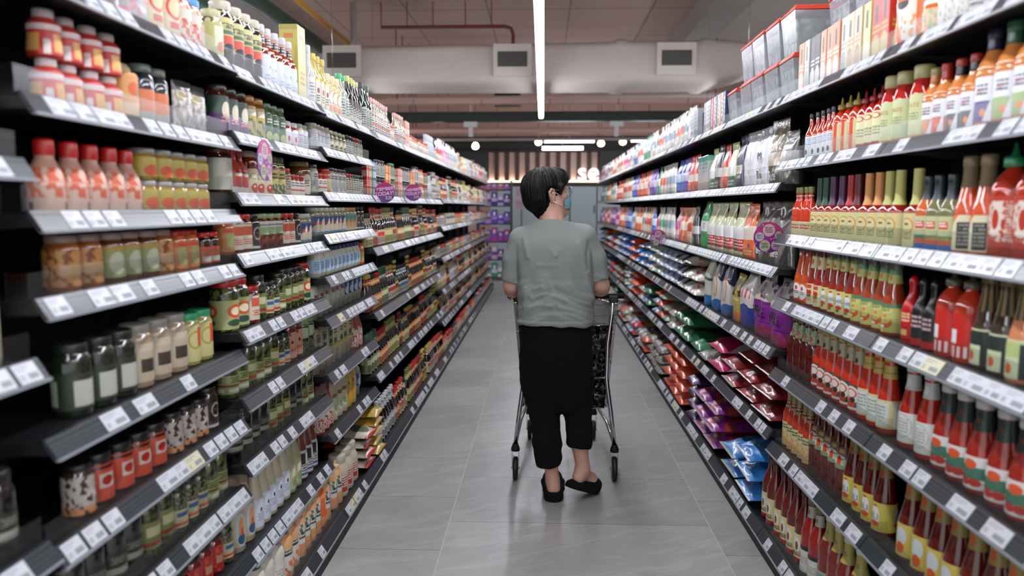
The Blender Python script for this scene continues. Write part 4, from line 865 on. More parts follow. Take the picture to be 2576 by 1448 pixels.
bottle('lemon_mayo', 'avocado_mayonnaise_bottle', B, 'cream mayonnaise bottle with yellow-green label', 'stand', .042, .21, plastic('#b9b096', .25), None, [(.34, .9, lab('lemon_mayo', ('base', '#b9b490'), ('ell', .35, .3, .16, .14, '#3f5a3c'), ('ell', .65, .36, .16, .14, '#3f5a3c'), ('band', .1, .2, '#a89a2f'), ('lines', .2, .8, .55, .9, 3, '#3a3a30')))], flat=.62)
bottle('caesar', 'caesar_dressing_bottle', B, 'brown-capped dressing bottle with picture label', 'squeeze', .04, .23, plastic('#b0a58c', .3), cap('#5c4330', 'flat'), [(.1, .6, lab('caesar', ('base', '#b0a88e'), ('ell', .5, .5, .3, .4, '#c3c0a8'), ('ell', .5, .34, .18, .14, '#7a9468'), ('rect', .2, .8, .78, .95, '#7a5a3a')))])
bottle('salad_yellow', 'french_dressing_bottle', B, 'mustard yellow dressing pouch bottle', 'squeeze', .04, .23, plastic('#b8983f', .3), cap('#b8923a', 'flat'), [(.1, .72, lab('salad_yellow', ('base', '#b8953c'), ('ell', .5, .72, .14, .06, '#a8342a'), ('diag', 1., .6, .95, '#c9bda0'), ('ell', .62, .3, .2, .18, '#d08a3c')))])
bottle('red_ranch', 'salsa_bottle', B, 'red and white speckled salsa bottle', 'dress', .034, .22, plastic('#8f4a34', .3), cap('#5a2a20'), [(.05, .5, lab('red_ranch', ('base', '#c3b4a8'), ('blotch', 0, 1, 0, 1, 8, .52, '#a8342a'), ('rect', .2, .8, .6, .9, '#d0c8bc')))])
bottle('big_dressing', 'big_mayonnaise_bottle', B, 'big cream bottle with red shoulder band', 'tube', .052, .23, plastic('#b5ae94', .3), cap('#b0201c', 'flat'), [(.06, .6, lab('big_dressing', ('base', '#b9b498'), ('lines', .2, .8, .3, .8, 4, '#a39c80'))), (.64, .8, lab('big_dressing_top', ('base', '#b0201c')))])
# dark asian sauces for the far units
def soy(key, desc, capc, lc, lc2, r=.03, h=.235, shape='tall'): bottle(key, 'soy_sauce_bottle', B, desc, shape, r, h, G('#0f0b0a'), cap(capc), [(.05, .44, lab(key, ('base', lc), ('rect', .15, .85, .55, .85, lc2), ('lines', .15, .85, .1, .5, 4, '#4a4038')))], (.7, .86, lab(key + '_n', ('base', lc), ('band', .3, .6, lc2))))
soy('soy_yellow', 'dark soy sauce bottle with yellow-green label', '#6f6a34', '#aaa35a', '#c9bf8c')
soy('soy_red', 'dark soy sauce bottle with red lid and orange label', '#b5201a', '#b8552f', '#c9b89a')
soy('soy_white', 'black vinegar bottle with white lid', '#c3c6c8', '#9a9ea3', '#c8c9c9', .033, .25)
soy('soy_cream', 'dark sauce bottle with cream label and black lid', '#1c1a18', '#b5ab86', '#8f3a2a')
soy('oyster', 'oyster sauce bottle with red and gold label', '#b8a24c', '#a83424', '#c6b56a', .032, .22, 'chili')
soy('soy_green', 'dark soy bottle with teal green label', '#3a7a55', '#9fb08a', '#3f6a50')
SOY = []
for q_, (lc_, l2_, cp_) in enumerate([('#b9ad74', '#c9c49c', '#1a1816'), ('#c06a3c', '#d8b48a', '#b5201a'), ('#c9c0ae', '#a8342a', '#c0a040'), ('#8f3a2a', '#d0a45a', '#7a1a14'), ('#a9a55c', '#5a6a3a', '#a39a52'), ('#b8b4ac', '#3a5a7a', '#20242a'), ('#c8843f', '#c9bf9c', '#1a1816'), ('#d0b8a0', '#c0452a', '#b5201a'), ('#7a8a5a', '#c9c9a4', '#2f5a3f'), ('#c9b24a', '#7a2a1c', '#c9b24a')]):
    nm_ = 'soyx_%d' % q_; soy(nm_, ['black bottle with straw-coloured label', 'black bottle with orange label and red lid', 'black bottle with ivory label and gold lid', 'dark bottle with brick red label', 'dark bottle with olive green label', 'dark bottle with grey and blue label', 'dark bottle with amber label', 'dark bottle with peach label and red lid', 'dark bottle with moss green label', 'dark bottle with golden label and lid'][q_], cp_, lc_, l2_, .026 + .004 * (q_ % 3), .2 + .012 * (q_ % 5), ['tall', 'chili', 'tall', 'dress', 'long'][q_ % 5]); SOY.append(nm_)
bottle('spice_red', 'spice_shaker_jar', J, 'small spice jar with red lid', 'jar', .023, .11, G('#6a4a34'), cap('#a82a20'), [(.1, .7, lab('spice_red', ('base', '#a9a08c'), ('lines', .1, .9, .2, .9, 5, '#3a342e')))])
bottle('spice_black', 'spice_shaker_jar', J, 'small spice jar with black lid and white stripes', 'jar', .023, .11, G('#2c2a26'), cap('#1c1d1e'), [(.1, .7, lab('spice_black', ('base', '#b9b9b4'), ('lines', .0, 1., .05, .95, 6, '#1d1d1f')))])
bottle('spice_green', 'herb_shaker_jar', J, 'small herb jar with green lid', 'jar', .023, .11, G('#4a5238'), cap('#2f5a44'), [(.1, .7, lab('spice_green', ('base', '#a7ad94'), ('lines', .1, .9, .2, .9, 5, '#2f3a30')))])
for nm, c1, c2 in (('red', '#b3261c', '#c9a08c'), ('green', '#3a6a48', '#a8b89a'), ('blue', '#2f5a9a', '#b5c0d0'), ('pink', '#c9745c', '#d6c6b8'), ('orange', '#c9702f', '#d9b48a')):
    box_prod('spice_box_' + nm, 'seasoning_box', 'box', '%s seasoning box' % nm, .05, .03, .1, lab1('spice_box_' + nm, ('base', c1), ('rect', .1, .9, .1, .45, c2), ('lines', .1, .9, .55, .9, 3, c2)))
# top shelf, left run
jar('brans', 'tall_olive_jar', 'tall black olive jar with cream lid and striped label', .038, .215, FOOD['darkolive'], '#b3ab98', [('base', '#a9a464'), ('band', .62, .82, '#b5b078'), ('band', .12, .36, '#b8442f'), ('band', .4, .5, '#3f5a3f'), ('rect', .55, .8, .84, .97, '#c66a66'), ('ell', .5, .06, .3, .1, '#1c1c1c')], (.3, .84), text=[('rans', .034, .6, I_nvy, 0)])
jar('brans_pale', 'tall_onion_jar', 'tall pale green pickle jar with cream lid', .034, .17, FOOD['onion'], '#b3ad84', [('base', '#a9a564'), ('rect', .2, .8, .3, .9, '#c8c8a8'), ('ell', .5, .3, .2, .16, '#c05a3a')], (.16, .76))
jar('tomato_c', 'passata_jar', 'cream passata jar with red script label', .04, .19, G('#b8a884'), '#a3342a', [('base', '#c4b48e'), ('ring', .5, .55, .32, .26, .55, '#b8342a'), ('rect', .3, .7, .1, .24, '#b5483a')], (.12, .76))
jar('blue_lid', 'pepper_strip_jar', 'jar of red peppers with blue lid', .032, .15, chunky('peppers_in_glass', '#b03a22', '#cf8a68', 60, '#c9b8a4'), '#4a86bf', [('base', '#c3bcae'), ('blotch', 0, 1, 0, .7, 5, .48, '#b8442c')], (.12, .7))
bottle('white_sauce', 'vinegar_bottle', B, 'white-labelled vinegar bottle with black and white neck', 'tall', .034, .22, G('#7a3014'), cap('#b9babd'), [(.02, .62, lab('white_sauce', ('base', '#bcc4d0'), ('ell', .62, .5, .05, .05, '#2a2d33'), ('lines', .2, .8, .14, .3, 2, '#8f9aaa')), )], (.7, .88, lab('white_sauce_n', ('base', '#c08a78'), ('band', .1, .75, '#1d1c1e'), ('lines', .1, .9, .2, .7, 2, '#b9b4b0'))))
bottle('clear_tall', 'spirit_vinegar_bottle', B, 'clear white bottle with long white cap', 'tall', .03, .27, G('#b9bab8'), cap('#b9bcc0'), [(.1, .5, lab('clear_tall', ('base', '#c3c6c6'), ('lines', .2, .8, .2, .8, 5, '#7a7f84')))], (.66, .9, plastic('#b5b8bc')))
bottle('oil_yellow', 'cooking_oil_bottle', B, 'yellow oil bottle with long white label', 'tall', .034, .25, G('#b3a14e'), cap('#b8a24a'), [(.06, .56, lab('oil_yellow', ('base', '#b5a660'), ('rect', .3, .7, .05, .95, '#c9c6bc'), ('ell', .5, .6, .12, .1, '#8a3a4a'), ('lines', .34, .66, .2, .45, 3, '#3a3a3c')))])
bottle('oil_small', 'salad_oil_bottle', B, 'pale yellow oil bottle with cream cap', 'squeeze', .034, .2, G('#bfae78'), cap('#c9bc92', 'flat'), [(.1, .7, lab('oil_small', ('base', '#c4b88c'), ('ell', .5, .6, .26, .3, '#d3cdb8'), ('ring', .5, .6, .3, .26, .75, '#a8643a'), ('rect', .2, .8, .1, .3, '#c9825c')))])
bottle('olive_oil', 'olive_oil_bottle', B, 'dark green olive oil bottle', 'tall', .034, .27, G('#1b2a20'), cap('#24342c'), [(.1, .5, lab('olive_oil', ('base', '#98a090'), ('lines', .1, .9, .1, .9, 7, '#2a332e')))])
bottle('olive_oil_gold', 'virgin_oil_bottle', B, 'black oil bottle with yellow-green cap', 'tall', .031, .25, G('#1d1c16'), cap('#b5ad64'), [(.1, .52, lab('olive_oil_gold', ('base', '#b0ae9a'), ('diag', 1., 1., 1.1, '#24241f'), ('lines', .1, .9, .2, .9, 6, '#24241f')))])
bottle('oil_green_cap', 'light_oil_bottle', B, 'clear oil bottle with bright green cap', 'tall', .034, .24, G('#8f9a84'), cap('#2fa065'), [(.1, .52, lab('oil_green_cap', ('base', '#a9b3a6'), ('lines', .1, .9, .1, .9, 6, '#3a4a42')))])
bottle('white_can', 'sesame_oil_bottle', B, 'small white-labelled oil bottle with pink cap', 'tall', .028, .22, G('#8a7a62'), cap('#c49a94'), [(.05, .6, lab('white_can', ('base', '#c9c4bc'), ('lines', .05, .95, .1, .9, 7, '#3a3836'), ('rect', .1, .9, .4, .5, '#c06a52')))])
bottle('red_top', 'peanut_butter_jar', J, 'pale jar with red lid', 'jar', .036, .12, G('#b39a72'), cap('#b8342a'), [(.08, .72, lab('red_top', ('base', '#c9c0a8'), ('blotch', 0, 1, 0, 1, 5, .52, '#b86a4a'), ('rect', .2, .8, .6, .85, '#d0ccbc')))])
bottle('grey_can', 'syrup_bottle', B, 'grey-white bottle with silver label', 'dress', .033, .21, plastic('#a9b0b8', .3), cap('#b5bcc2'), [(.05, .7, lab('grey_can', ('base', '#b9bec4'), ('lines', .1, .9, .1, .9, 6, '#7a828c')))])
box_prod('tin_yellow', 'olive_oil_tin', 'tin', 'tall yellow-green oil tin', .1, .075, .3, lab1('tin_yellow', ('base', '#b0a352'), ('band', .93, 1, '#9c9048'), ('ell', .5, .62, .3, .14, '#c3b56c'), ('lines', .2, .8, .2, .4, 3, '#7a6f32'), ('rect', .25, .75, .82, .88, '#b86a3a')))
# bottom-left extras and cans
bottle('yellow_can', 'corn_can', 'can', 'yellow food can', 'can', .036, .105, pm('tin_metal', '#8f9296', .3, .8), None, [(.05, .95, lab('yellow_can', ('base', '#a8903a'), ('rect', .1, .6, .1, .9, '#b9a45a'), ('ell', .7, .3, .2, .2, '#c0582f')))])
jar('red_jar', 'chilli_jar', 'red chilli jar with black lid', .034, .12, G('#7a120e'), '#151515', [('base', '#a31a14'), ('blotch', 0, 1, 0, 1, 4, .55, '#c0502c'), ('rect', .3, .7, .3, .6, '#b58a6a')], (.08, .74))
jar('orange_jar', 'chilli_oil_jar', 'dark jar with glowing orange-red label', .036, .115, G('#2a0f0a'), '#141313', [('base', '#c0442a'), ('rect', .25, .75, .35, .75, '#c3b9b0'), ('ell', .5, .55, .18, .14, '#a3241a')], (.06, .78), 'squat')
jar('cow_jar', 'white_pepper_jar', 'black-lidded jar with white and pink label', .033, .115, G('#3a2a24'), '#191919', [('base', '#b9b0a8'), ('band', 0, .2, '#cf8a5a'), ('blotch', 0, 1, 0, 1, 4, .54, '#3a2320')], (.06, .78))
jar('beet', 'beetroot_jar', 'dark purple beetroot jar with magenta lid', .038, .14, G('#3a1022'), '#c0207a', [('base', '#3a1226'), ('ell', .5, .4, .24, .3, '#b9b0a8'), ('ell', .55, .2, .2, .16, '#b8306a')], (.1, .76))
jar('relish', 'relish_jar', 'jar of yellow relish with bright green lid', .038, .15, G('#a39a5c'), '#2f9a68', [('base', '#b3ac76'), ('ring', .5, .6, .28, .26, .6, '#8f8a3a'), ('rect', .6, 1, .4, .95, '#c0452c')], (.08, .76))
jar('dress_jar', 'tartar_sauce_jar', 'cream jar with pale blue-grey label', .042, .16, G('#a39478'), '#9a9078', [('base', '#aab0b4'), ('lines', .3, .7, .2, .8, 5, '#8f979c')], (.14, .66), 'roundjar')
jar('pale_jar', 'ginger_paste_jar', 'pale pinkish jar with grey label', .042, .16, G('#a08a70'), '#8a857c', [('base', '#a89a86'), ('rect', .25, .75, .25, .6, '#3a332e'), ('band', .8, 1, '#b5a894')], (.1, .7))
jar('dark_green_jar', 'dolma_jar', 'dark green jar with white panel label', .04, .16, G('#1c2418'), '#20261f', [('base', '#2a3024'), ('rect', .2, .8, .1, .8, '#a3a69a')], (.1, .6))
jar('amber_jar', 'curry_paste_jar', 'amber curry jar with pinkish lid', .036, .12, G('#8f5426'), '#9a8078', [('base', '#b8844c'), ('blotch', 0, 1, 0, 1, 4, .52, '#7a3f1c'), ('rect', .15, .85, .3, .6, '#c3a078')], (.1, .74))
jar('korma', 'korma_jar', 'green-labelled curry jar with pinkish lid', .036, .12, G('#5c3018'), '#9c8a84', [('base', '#8a8f58'), ('ell', .5, .45, .28, .36, '#b5bd9f'), ('band', .85, 1, '#a8863a')], (.14, .74))
jar('tikka', 'tikka_jar', 'orange curry jar with red lid', .033, .115, G('#b5622c'), '#b3241c', [('base', '#bf7a42'), ('ell', .5, .5, .26, .4, '#a3a06a'), ('rect', .1, .9, .8, .95, '#c24a2c')], (.1, .74))
jar('red_lid_tiny', 'harissa_jar', 'small dark jar with bright red lid', .026, .105, G('#33140e'), '#c01f18', [('base', '#b8542c'), ('rect', .1, .9, .1, .4, '#c9c0b4')], (.14, .6))
bottle('red_stack', 'ketchup_stack_bottle', B, 'red squeeze bottle with yellow and white label', 'squeeze', .032, .095, plastic('#a8302a', .3), cap('#b9a9a6', 'flat'), [(.05, .66, lab('red_stack', ('base', '#b5241c'), ('rect', .4, 1, .1, .7, '#cf9a52'), ('band', .82, 1, '#cfc6c4'), ('rect', .1, .3, .0, .5, '#c9bdb8')))])
bottle('ginger_can', 'fried_onion_can', 'can', 'orange and cream canister', 'tube', .037, .14, plastic('#c08a50', .4), cap('#c3ab88'), [(.02, .78, lab('ginger_can', ('base', '#c28a4e'), ('band', 0, .4, '#c9ab88'), ('ell', .5, .7, .22, .16, '#c05a2c'), ('ell', .75, .62, .1, .12, '#5a8a68')))])
jar('dark_orange', 'tapenade_jar', 'dark jar with orange label and grey foot', .034, .15, G('#20242a'), '#5a645c', [('base', '#c0683c'), ('band', 0, .28, '#8f938c')], (.08, .58))
bottle('red_capped', 'soup_bottle', B, 'white and orange sauce bottle with bright red cap', 'dress', .036, .15, plastic('#b58a78', .35), cap('#b81d1a'), [(.04, .62, lab('red_capped', ('base', '#c9a898'), ('blotch', 0, 1, .3, 1, 4, .48, '#c2522f'), ('rect', .7, .85, 0, .2, '#3a3a3c')))])
jar('stack_jar', 'pepper_jar', 'grey-lidded jar of green and orange peppers', .035, .08, chunky('green_peppers_in_glass', '#6a6a2a', '#8f7a34', 40, '#a8742c'), '#8a8884', [('base', '#a9993f'), ('ell', .5, .3, .32, .3, '#c0522c')], (.12, .72), 'squat')
# ------------------------------------------------------------------ product range: bags, packs, tubs, cartons
def film(n, *L, **k): return label('film_' + n, list(L), k.get('rough', .3), 1, k.get('coat', .35), .25)
def bag(key, name, desc, w, h, t, *L, style='gusset', seed=1, text=(), hole=None, cat='bag', **k): bag_prod(key, name, desc, w, h, t, film(key, *L, **k), style, seed, text, cat, hole)
RB = 'rice_bag'
bag('rice_grey', RB, 'small grey and white rice bag', .15, .22, .07, ('base', '#55524c'), ('band', .3, .62, '#b5b2b0'), ('band', .62, .85, '#3d3a36'), ('lines', .2, .8, .64, .74, 1, '#b8b4ac'), seed=3)
bag('rice_brown', RB, 'white rice bag with brown front panel', .19, .285, .075, ('base', '#b9bbbd'), ('rect', .25, 1, .5, 1, '#6a5f4c'), ('rect', .25, 1, .02, .3, '#3a3026'), ('rect', .25, 1, .3, .5, '#b0a596'), ('ell', .55, .24, .06, .035, '#c0a85a'), ('ell', .75, .24, .07, .035, '#8a857c'), seed=4, text=[('FIVA', .05, .52, I_wht, 0), ('Rice', .06, .08, I_wht, 0)])
bag('rice_white', RB, 'plain white rice bag with crimped top', .19, .27, .075, ('base', '#c6c8cc'), ('band', .86, 1, '#8f9494'), ('band', .31, .315, '#8f9298'), ('ell', .5, .27, .05, .035, '#c0a85a'), ('band', .1, .105, '#8f9298'), seed=5, text=[('Rice', .055, .14, I_blk, 0), ('AMA', .05, .46, I_blk, 0)])
bag('rice_navy', RB, 'navy blue rice bag with white lettering', .19, .27, .075, ('base', '#1b2440'), ('rect', .12, .88, .28, .44, '#b9b0a4'), ('ell', .55, .36, .2, .05, '#a39679'), ('ell', .3, .22, .06, .035, '#b5a070'), ('ell', .55, .22, .06, .035, '#b5a070'), ('ell', .75, .22, .06, .035, '#9aa0a8'), seed=6, text=[('KAH', .055, .47, I_wht, 0), ('Rice', .05, .08, I_wht, 0)])
bag('rice_lime', RB, 'pale lime green rice bag', .15, .25, .07, ('base', '#b3bc84'), ('band', .3, .6, '#c6c8be'), ('band', .0, .28, '#2f5a48'), ('lines', .1, .9, .06, .2, 2, '#b5c0b0'), seed=7)
bag('rice_red', RB, 'red and white rice bag', .14, .25, .07, ('base', '#b5291d'), ('band', .3, .5, '#c4b8aa'), ('ell', .5, .2, .1, .06, '#c99a4a'), ('lines', .2, .8, .05, .14, 2, '#d0b8a8'), seed=8)
bag('rice_black', RB, 'black and grey rice bag', .14, .26, .07, ('base', '#2a2c2c'), ('band', .3, .5, '#a9aaa8'), ('lines', .2, .8, .05, .2, 2, '#a9aaa8'), seed=9)
bag('rice_cream', RB, 'pale green rice bag with red and black panel', .2, .28, .08, ('base', '#b5b892'), ('band', .32, .55, '#c9c9c6'), ('rect', .0, .5, .1, .32, '#2a2a2a'), ('rect', .5, 1, .1, .32, '#b0241c'), ('lines', .08, .95, .13, .3, 3, '#d0a8a0'), ('diag', 1., 1., 1.5, '#a3a878'), seed=10, text=[('KEMEWAH', .03, .5, pm('olive_print', '#6a6a4c', .5), .2)])
bag('rice_orange', RB, 'orange rice bag standing edge on', .16, .27, .08, ('base', '#c9602a'), ('band', .35, .6, '#c9b8a8'), ('ell', .7, .24, .08, .04, '#3f5a7a'), ('lines', .1, .9, .06, .16, 2, '#d9a070'), seed=11)
bag('rice_dark', RB, 'dark olive-grey rice bag with white carry handle', .24, .28, .09, ('base', '#3d3a33'), ('diag', 1.2, -.8, .62, '#77756f'), ('diag', 1.2, -1., .78, '#3d3a33'), seed=12, hole=.82, text=[('Rice', .055, .14, I_wht, 0), ('KAH', .05, .33, I_wht, 0)])
bag('rice_green', RB, 'bright green and white tied rice bag', .2, .29, .1, ('base', '#2f8a4c'), ('band', .36, .58, '#c3c6c2'), ('ring', .65, .48, .08, .06, .5, '#4a4a4a'), ('lines', .2, .8, .22, .3, 1, '#3f6a48'), style='gather', seed=13)
bag('bag_reble', 'beras_rebus_bag', 'bulging white and purple rice bag with black lettering', .25, .29, .12, ('base', '#7a2486'), ('band', .62, 1, '#b3aeaa'), ('blotch', .4, 1, .62, .95, 3, .52, '#5f2a5c'), ('wave', .2, 30., .02, '#8a2a50'), ('band', .58, .62, '#c9b4a8'), ('band', .545, .555, '#2a1226'), ('band', .24, .25, '#2a1226'), style='gather', seed=14, text=[('REBLE', .066, .32, I_blk, 0)])
bag('bag_blue_red', RB, 'white rice bag with red lettering and navy base', .21, .27, .11, ('base', '#bdb9b8'), ('band', .04, .36, '#1f2d6a'), ('band', 0, .05, '#b8532c'), ('rect', .3, .8, .55, .72, '#b5524c'), ('stripes', .3, .8, .55, .72, 4, '#c9b8b4'), ('wave', .42, 9., .03, '#2a3a80'), style='gather', seed=15)
bag('bag_yellow', RB, 'yellow and orange rice bag', .16, .25, .09, ('base', '#a89a48'), ('band', 0, .22, '#c06a34'), ('blotch', .1, .9, .55, .8, 4, .5, '#2c2a24'), ('lines', .2, .8, .42, .5, 1, '#c9c090'), style='gather', seed=16)
bag('bag_wheat', RB, 'white and blue rice bag with wheat emblem', .23, .29, .11, ('base', '#bfbeb6'), ('rect', 0, .25, .2, .75, '#5f2460'), ('ring', .6, .5, .22, .24, .62, '#c4803c'), ('diag', .9, 1.2, 1.55, '#1c2c4a'), ('wave', .2, 6., .04, '#2a5f9a'), style='gather', seed=17)
bag('bag_greenband', RB, 'pale green rice bag with blue base', .215, .29, .11, ('base', '#b7bba8'), ('band', .52, .58, '#2a4f3f'), ('band', 0, .22, '#2a6aa8'), ('ring', .5, .12, .12, .08, .6, '#7aa0c4'), style='gather', seed=18, text=[('KAMA', .03, .68, pm('dark_green_print', '#2a4436', .5), .1)])
PK = 'rice_pack'
def pack(key, name, desc, w, h, t, *L, seed=1): bag(key, name, desc, w, h, t, *L, style='pillow', seed=seed, cat='pack', rough=.3, coat=.3)
pack('pack_blue', PK, 'bright blue and white pack', .27, .34, .11, ('base', '#2f76b8'), ('band', .0, .03, '#b9bdc0'), ('band', .97, 1, '#b9bdc0'), ('ring', .6, .4, .25, .2, .75, '#6fa0cc'), ('lines', .2, .75, .55, .8, 4, '#8fb0d0'), seed=21)
pack('pack_white_blue', PK, 'white-cornered blue pack', .27, .34, .115, ('base', '#2f76b8'), ('diag', .6, 1., 1.05, '#b9bbb9'), ('ring', .45, .3, .2, .16, .7, '#7aa6cc'), ('band', 0, .03, '#a9ad98'), seed=22)
pack('pack_purple', PK, 'purple and red foil pack', .27, .34, .115, ('base', '#7a2a7c'), ('blotch', 0, 1, 0, 1, 3, .5, '#a8382c'), ('band', 0, .03, '#b39ab0'), ('lines', .1, .6, .2, .4, 2, '#b58ab0'), seed=23)
pack('pack_orange', PK, 'glossy orange pack', .25, .3, .105, ('base', '#c84a24'), ('ell', .5, .5, .3, .3, '#cf5a2c'), ('lines', .2, .8, .3, .5, 2, '#d98a5c'), ('band', 0, .02, '#b04a2c'), seed=24)
pack('pack_orange_pur', PK, 'dark purple pack with white label', .22, .22, .09, ('base', '#3a2450'), ('rect', .1, .6, .4, .8, '#a9a4b0'), ('lines', .15, .55, .45, .75, 3, '#3a2a4a'), seed=25)
pack('pack_clear', PK, 'clear grey bag of dried goods', .24, .28, .1, ('base', '#8f8e86'), ('blotch', 0, 1, 0, 1, 6, .5, '#5a584f'), ('rect', .2, .8, .35, .6, '#a8a9a6'), seed=26)
pack('pack_magenta', PK, 'magenta and white pack', .32, .36, .125, ('base', '#b5245c'), ('rect', 0, .14, .35, .7, '#b9b8b4'), ('diag', 1., .5, 1.05, '#b9aeb0'), ('lines', .25, .65, .3, .55, 6, '#d08aa4'), ('band', .9, 1, '#b0aaaa'), ('blotch', .6, 1, .5, 1, 3, .5, '#a82430'), seed=27)
pack('pack_redgreen', PK, 'red and white bean pack with green top', .27, .34, .11, ('base', '#8f2a26'), ('band', .66, .9, '#2f7a5a'), ('band', .9, 1, '#b5b4ae'), ('rect', .06, .36, .4, .66, '#b9b6b0'), ('stripes', .1, .32, .44, .62, 7, '#2a2a2a'), ('blotch', .4, 1, .0, .6, 5, .5, '#6a201e'), ('band', 0, .025, '#a9a69c'), seed=28)
pack('pack_redbean', PK, 'dark red bean pack', .27, .34, .11, ('base', '#7a1f22'), ('blotch', 0, 1, 0, 1, 6, .52, '#5a1418'), ('band', 0, .03, '#a8a498'), ('band', .92, 1, '#a8a498'), ('rect', .6, .9, .3, .6, '#a8a29a'), seed=29)
pack('pack_green', PK, 'green and clear pack', .27, .32, .13, ('base', '#2f7048'), ('diag', -1., .8, .1, '#a3aca0'), ('ell', .65, .4, .2, .12, '#4f8f62'), ('lines', .2, .8, .7, .85, 2, '#a9b8a8'), seed=30)
pack('pack_white_or', PK, 'white snack pack with orange print', .22, .28, .11, ('base', '#b9b4ac'), ('blotch', 0, 1, 0, 1, 3, .52, '#c8522c'), ('band', 0, .08, '#a9a49c'), seed=31)
pack('pack_bluebits', PK, 'white and blue noodle pack', .22, .26, .1, ('base', '#a9b0b4'), ('blotch', 0, 1, 0, 1, 3.2, .5, '#2a66b0'), ('band', .8, 1, '#b9bab6'), seed=32)
pack('pack_redyel', PK, 'red pack with yellow corner', .22, .28, .1, ('base', '#b5241c'), ('diag', 1., 1., 1.3, '#b59a48'), ('ell', .5, .4, .25, .16, '#c9a8a0'), seed=33)
pack('pack_palegreen', PK, 'pale green noodle pack', .22, .28, .105, ('base', '#a3ab98'), ('blotch', 0, 1, 0, 1, 3, .54, '#5a8a68'), ('ell', .5, .5, .26, .18, '#b9b9a8'), seed=34)
pack('pack_black', PK, 'black and white pack', .22, .28, .1, ('base', '#2a2b2c'), ('blotch', 0, 1, 0, 1, 4, .52, '#a9abab'), seed=35)
pack('brown_flat', 'grain_pack', 'flat brown and clear grain pack', .2, .2, .06, ('base', '#8a8478'), ('band', 0, .4, '#b88a5c'), ('rect', .1, .3, .08, .3, '#b9b4ac'), ('lines', .35, .9, .5, .6, 2, '#c0b8a8'), seed=36)
pack('crisp_red', 'snack_pack', 'red and white snack pack', .19, .24, .06, ('base', '#b9b0a0'), ('rect', 0, 1, .55, 1, '#b01c18'), ('blotch', .1, .9, .6, .9, 4, .5, '#cfc6c0'), ('ell', .5, .3, .3, .2, '#55604c'), ('band', 0, .08, '#a8241c'), seed=37)
pack('crisp_yellow', 'snack_pack', 'mustard yellow snack pack', .2, .26, .06, ('base', '#b89a45'), ('ell', .55, .45, .2, .14, '#c4ab5f'), ('lines', .2, .8, .7, .85, 2, '#8a7230'), seed=38)
bag('grey_packet', 'dried_mushroom_packet', 'crinkled grey see-through packet', .1, .14, .03, ('base', '#7a7470'), ('band', .8, 1, '#3a3634'), ('blotch', 0, 1, 0, .8, 5, .5, '#a8a39c'), ('rect', .1, .6, .6, .78, '#8a7a4a'), style='pillow', seed=39, cat='packet')
bag('dark_packet', 'seaweed_packet', 'crumpled black packet', .1, .1, .03, ('base', '#2c2b2e'), ('blotch', 0, 1, 0, 1, 4, .56, '#8a8080'), style='pillow', seed=40, cat='packet')
bag('cow_pouch', 'standing_pouch', 'black and white patterned pouch with green top', .13, .165, .05, ('base', '#a9b0b2'), ('blotch', 0, 1, 0, .55, 3.2, .5, '#141516'), ('band', .8, 1, '#4a5c44'), ('ell', .5, .72, .24, .06, '#9a5a48'), ('lines', .1, .9, .52, .64, 2, '#26282a'), seed=41, cat='pouch')
bag('grey_bag', 'sugar_bag', 'grey and pink paper bag', .09, .14, .06, ('base', '#8f9498'), ('blotch', 0, 1, 0, 1, 3, .52, '#b86a72'), seed=42)
FAR = []
for n_, (a, b_, c_) in enumerate([('#b9b4a8', '#c0522f', '#d0ccc4'), ('#2f7a58', '#b9bfb4', '#3f9a6a'), ('#b5281f', '#c9b8a8', '#cf9a4a'), ('#2a4fa0', '#a9b8c8', '#6a8ac0'), ('#5a3a8a', '#b0a4c0', '#8a6ab0'), ('#c4a88a', '#b5442c', '#d6ccba'), ('#a9b8a0', '#4f8f68', '#c9d0c0'), ('#c9744a', '#d8c8b4', '#b0402c'), ('#b5b0a8', '#7a8a96', '#d0cdc8'), ('#c090a0', '#b02a6a', '#d6c6c8')]):
    bag('far_bag_%d' % n_, 'snack_bag', ['cream and orange', 'green and white', 'red and cream', 'blue', 'purple', 'tan and red', 'pale green', 'orange', 'grey white', 'pink'][n_] + ' snack bag', .16, .25, .08, ('base', a), ('band', .35, .6, b_), ('ell', .5, .72, .3, .14, c_), ('lines', .15, .85, .1, .28, 3, c_), seed=50 + n_); FAR.append('far_bag_%d' % n_)
clear_box = label('film_clear_box', [('base', '#a8b0b0'), ('rect', .1, .9, .1, .45, '#bdb0a8'), ('band', .85, 1, '#4f9a8f'), ('lines', .2, .8, .5, .8, 3, '#8a9494'), ('band', 0, .08, '#c0a89c')], .15, 1, .8)
box_prod('clear_pack', 'rice_carton', 'box', 'tall shiny see-through rice carton', .09, .08, .22, clear_box)
BOOK = []
for n_, (a, b_) in enumerate([('#8f9298', '#4a4d52'), ('#b5304a', '#d0b8a8'), ('#4a3a6a', '#b0a4b8'), ('#cf6a34', '#d8b890'), ('#b9b5a8', '#7a766a'), ('#b5b8b0', '#35404a'), ('#26344f', '#9aa4b4'), ('#c4b0a0', '#b8604a')]):
    box_prod('slim_box_%d' % n_, 'slim_box', 'box', 'slim %s carton' % ['grey', 'crimson', 'purple', 'orange', 'cream', 'white', 'navy', 'pinkish'][n_], .045, .16, .2, lab1('slim_%d' % n_, ('base', a), ('rect', .2, .8, .2, .85, b_), ('lines', .3, .7, .3, .8, 4, a))); BOOK.append('slim_box_%d' % n_)
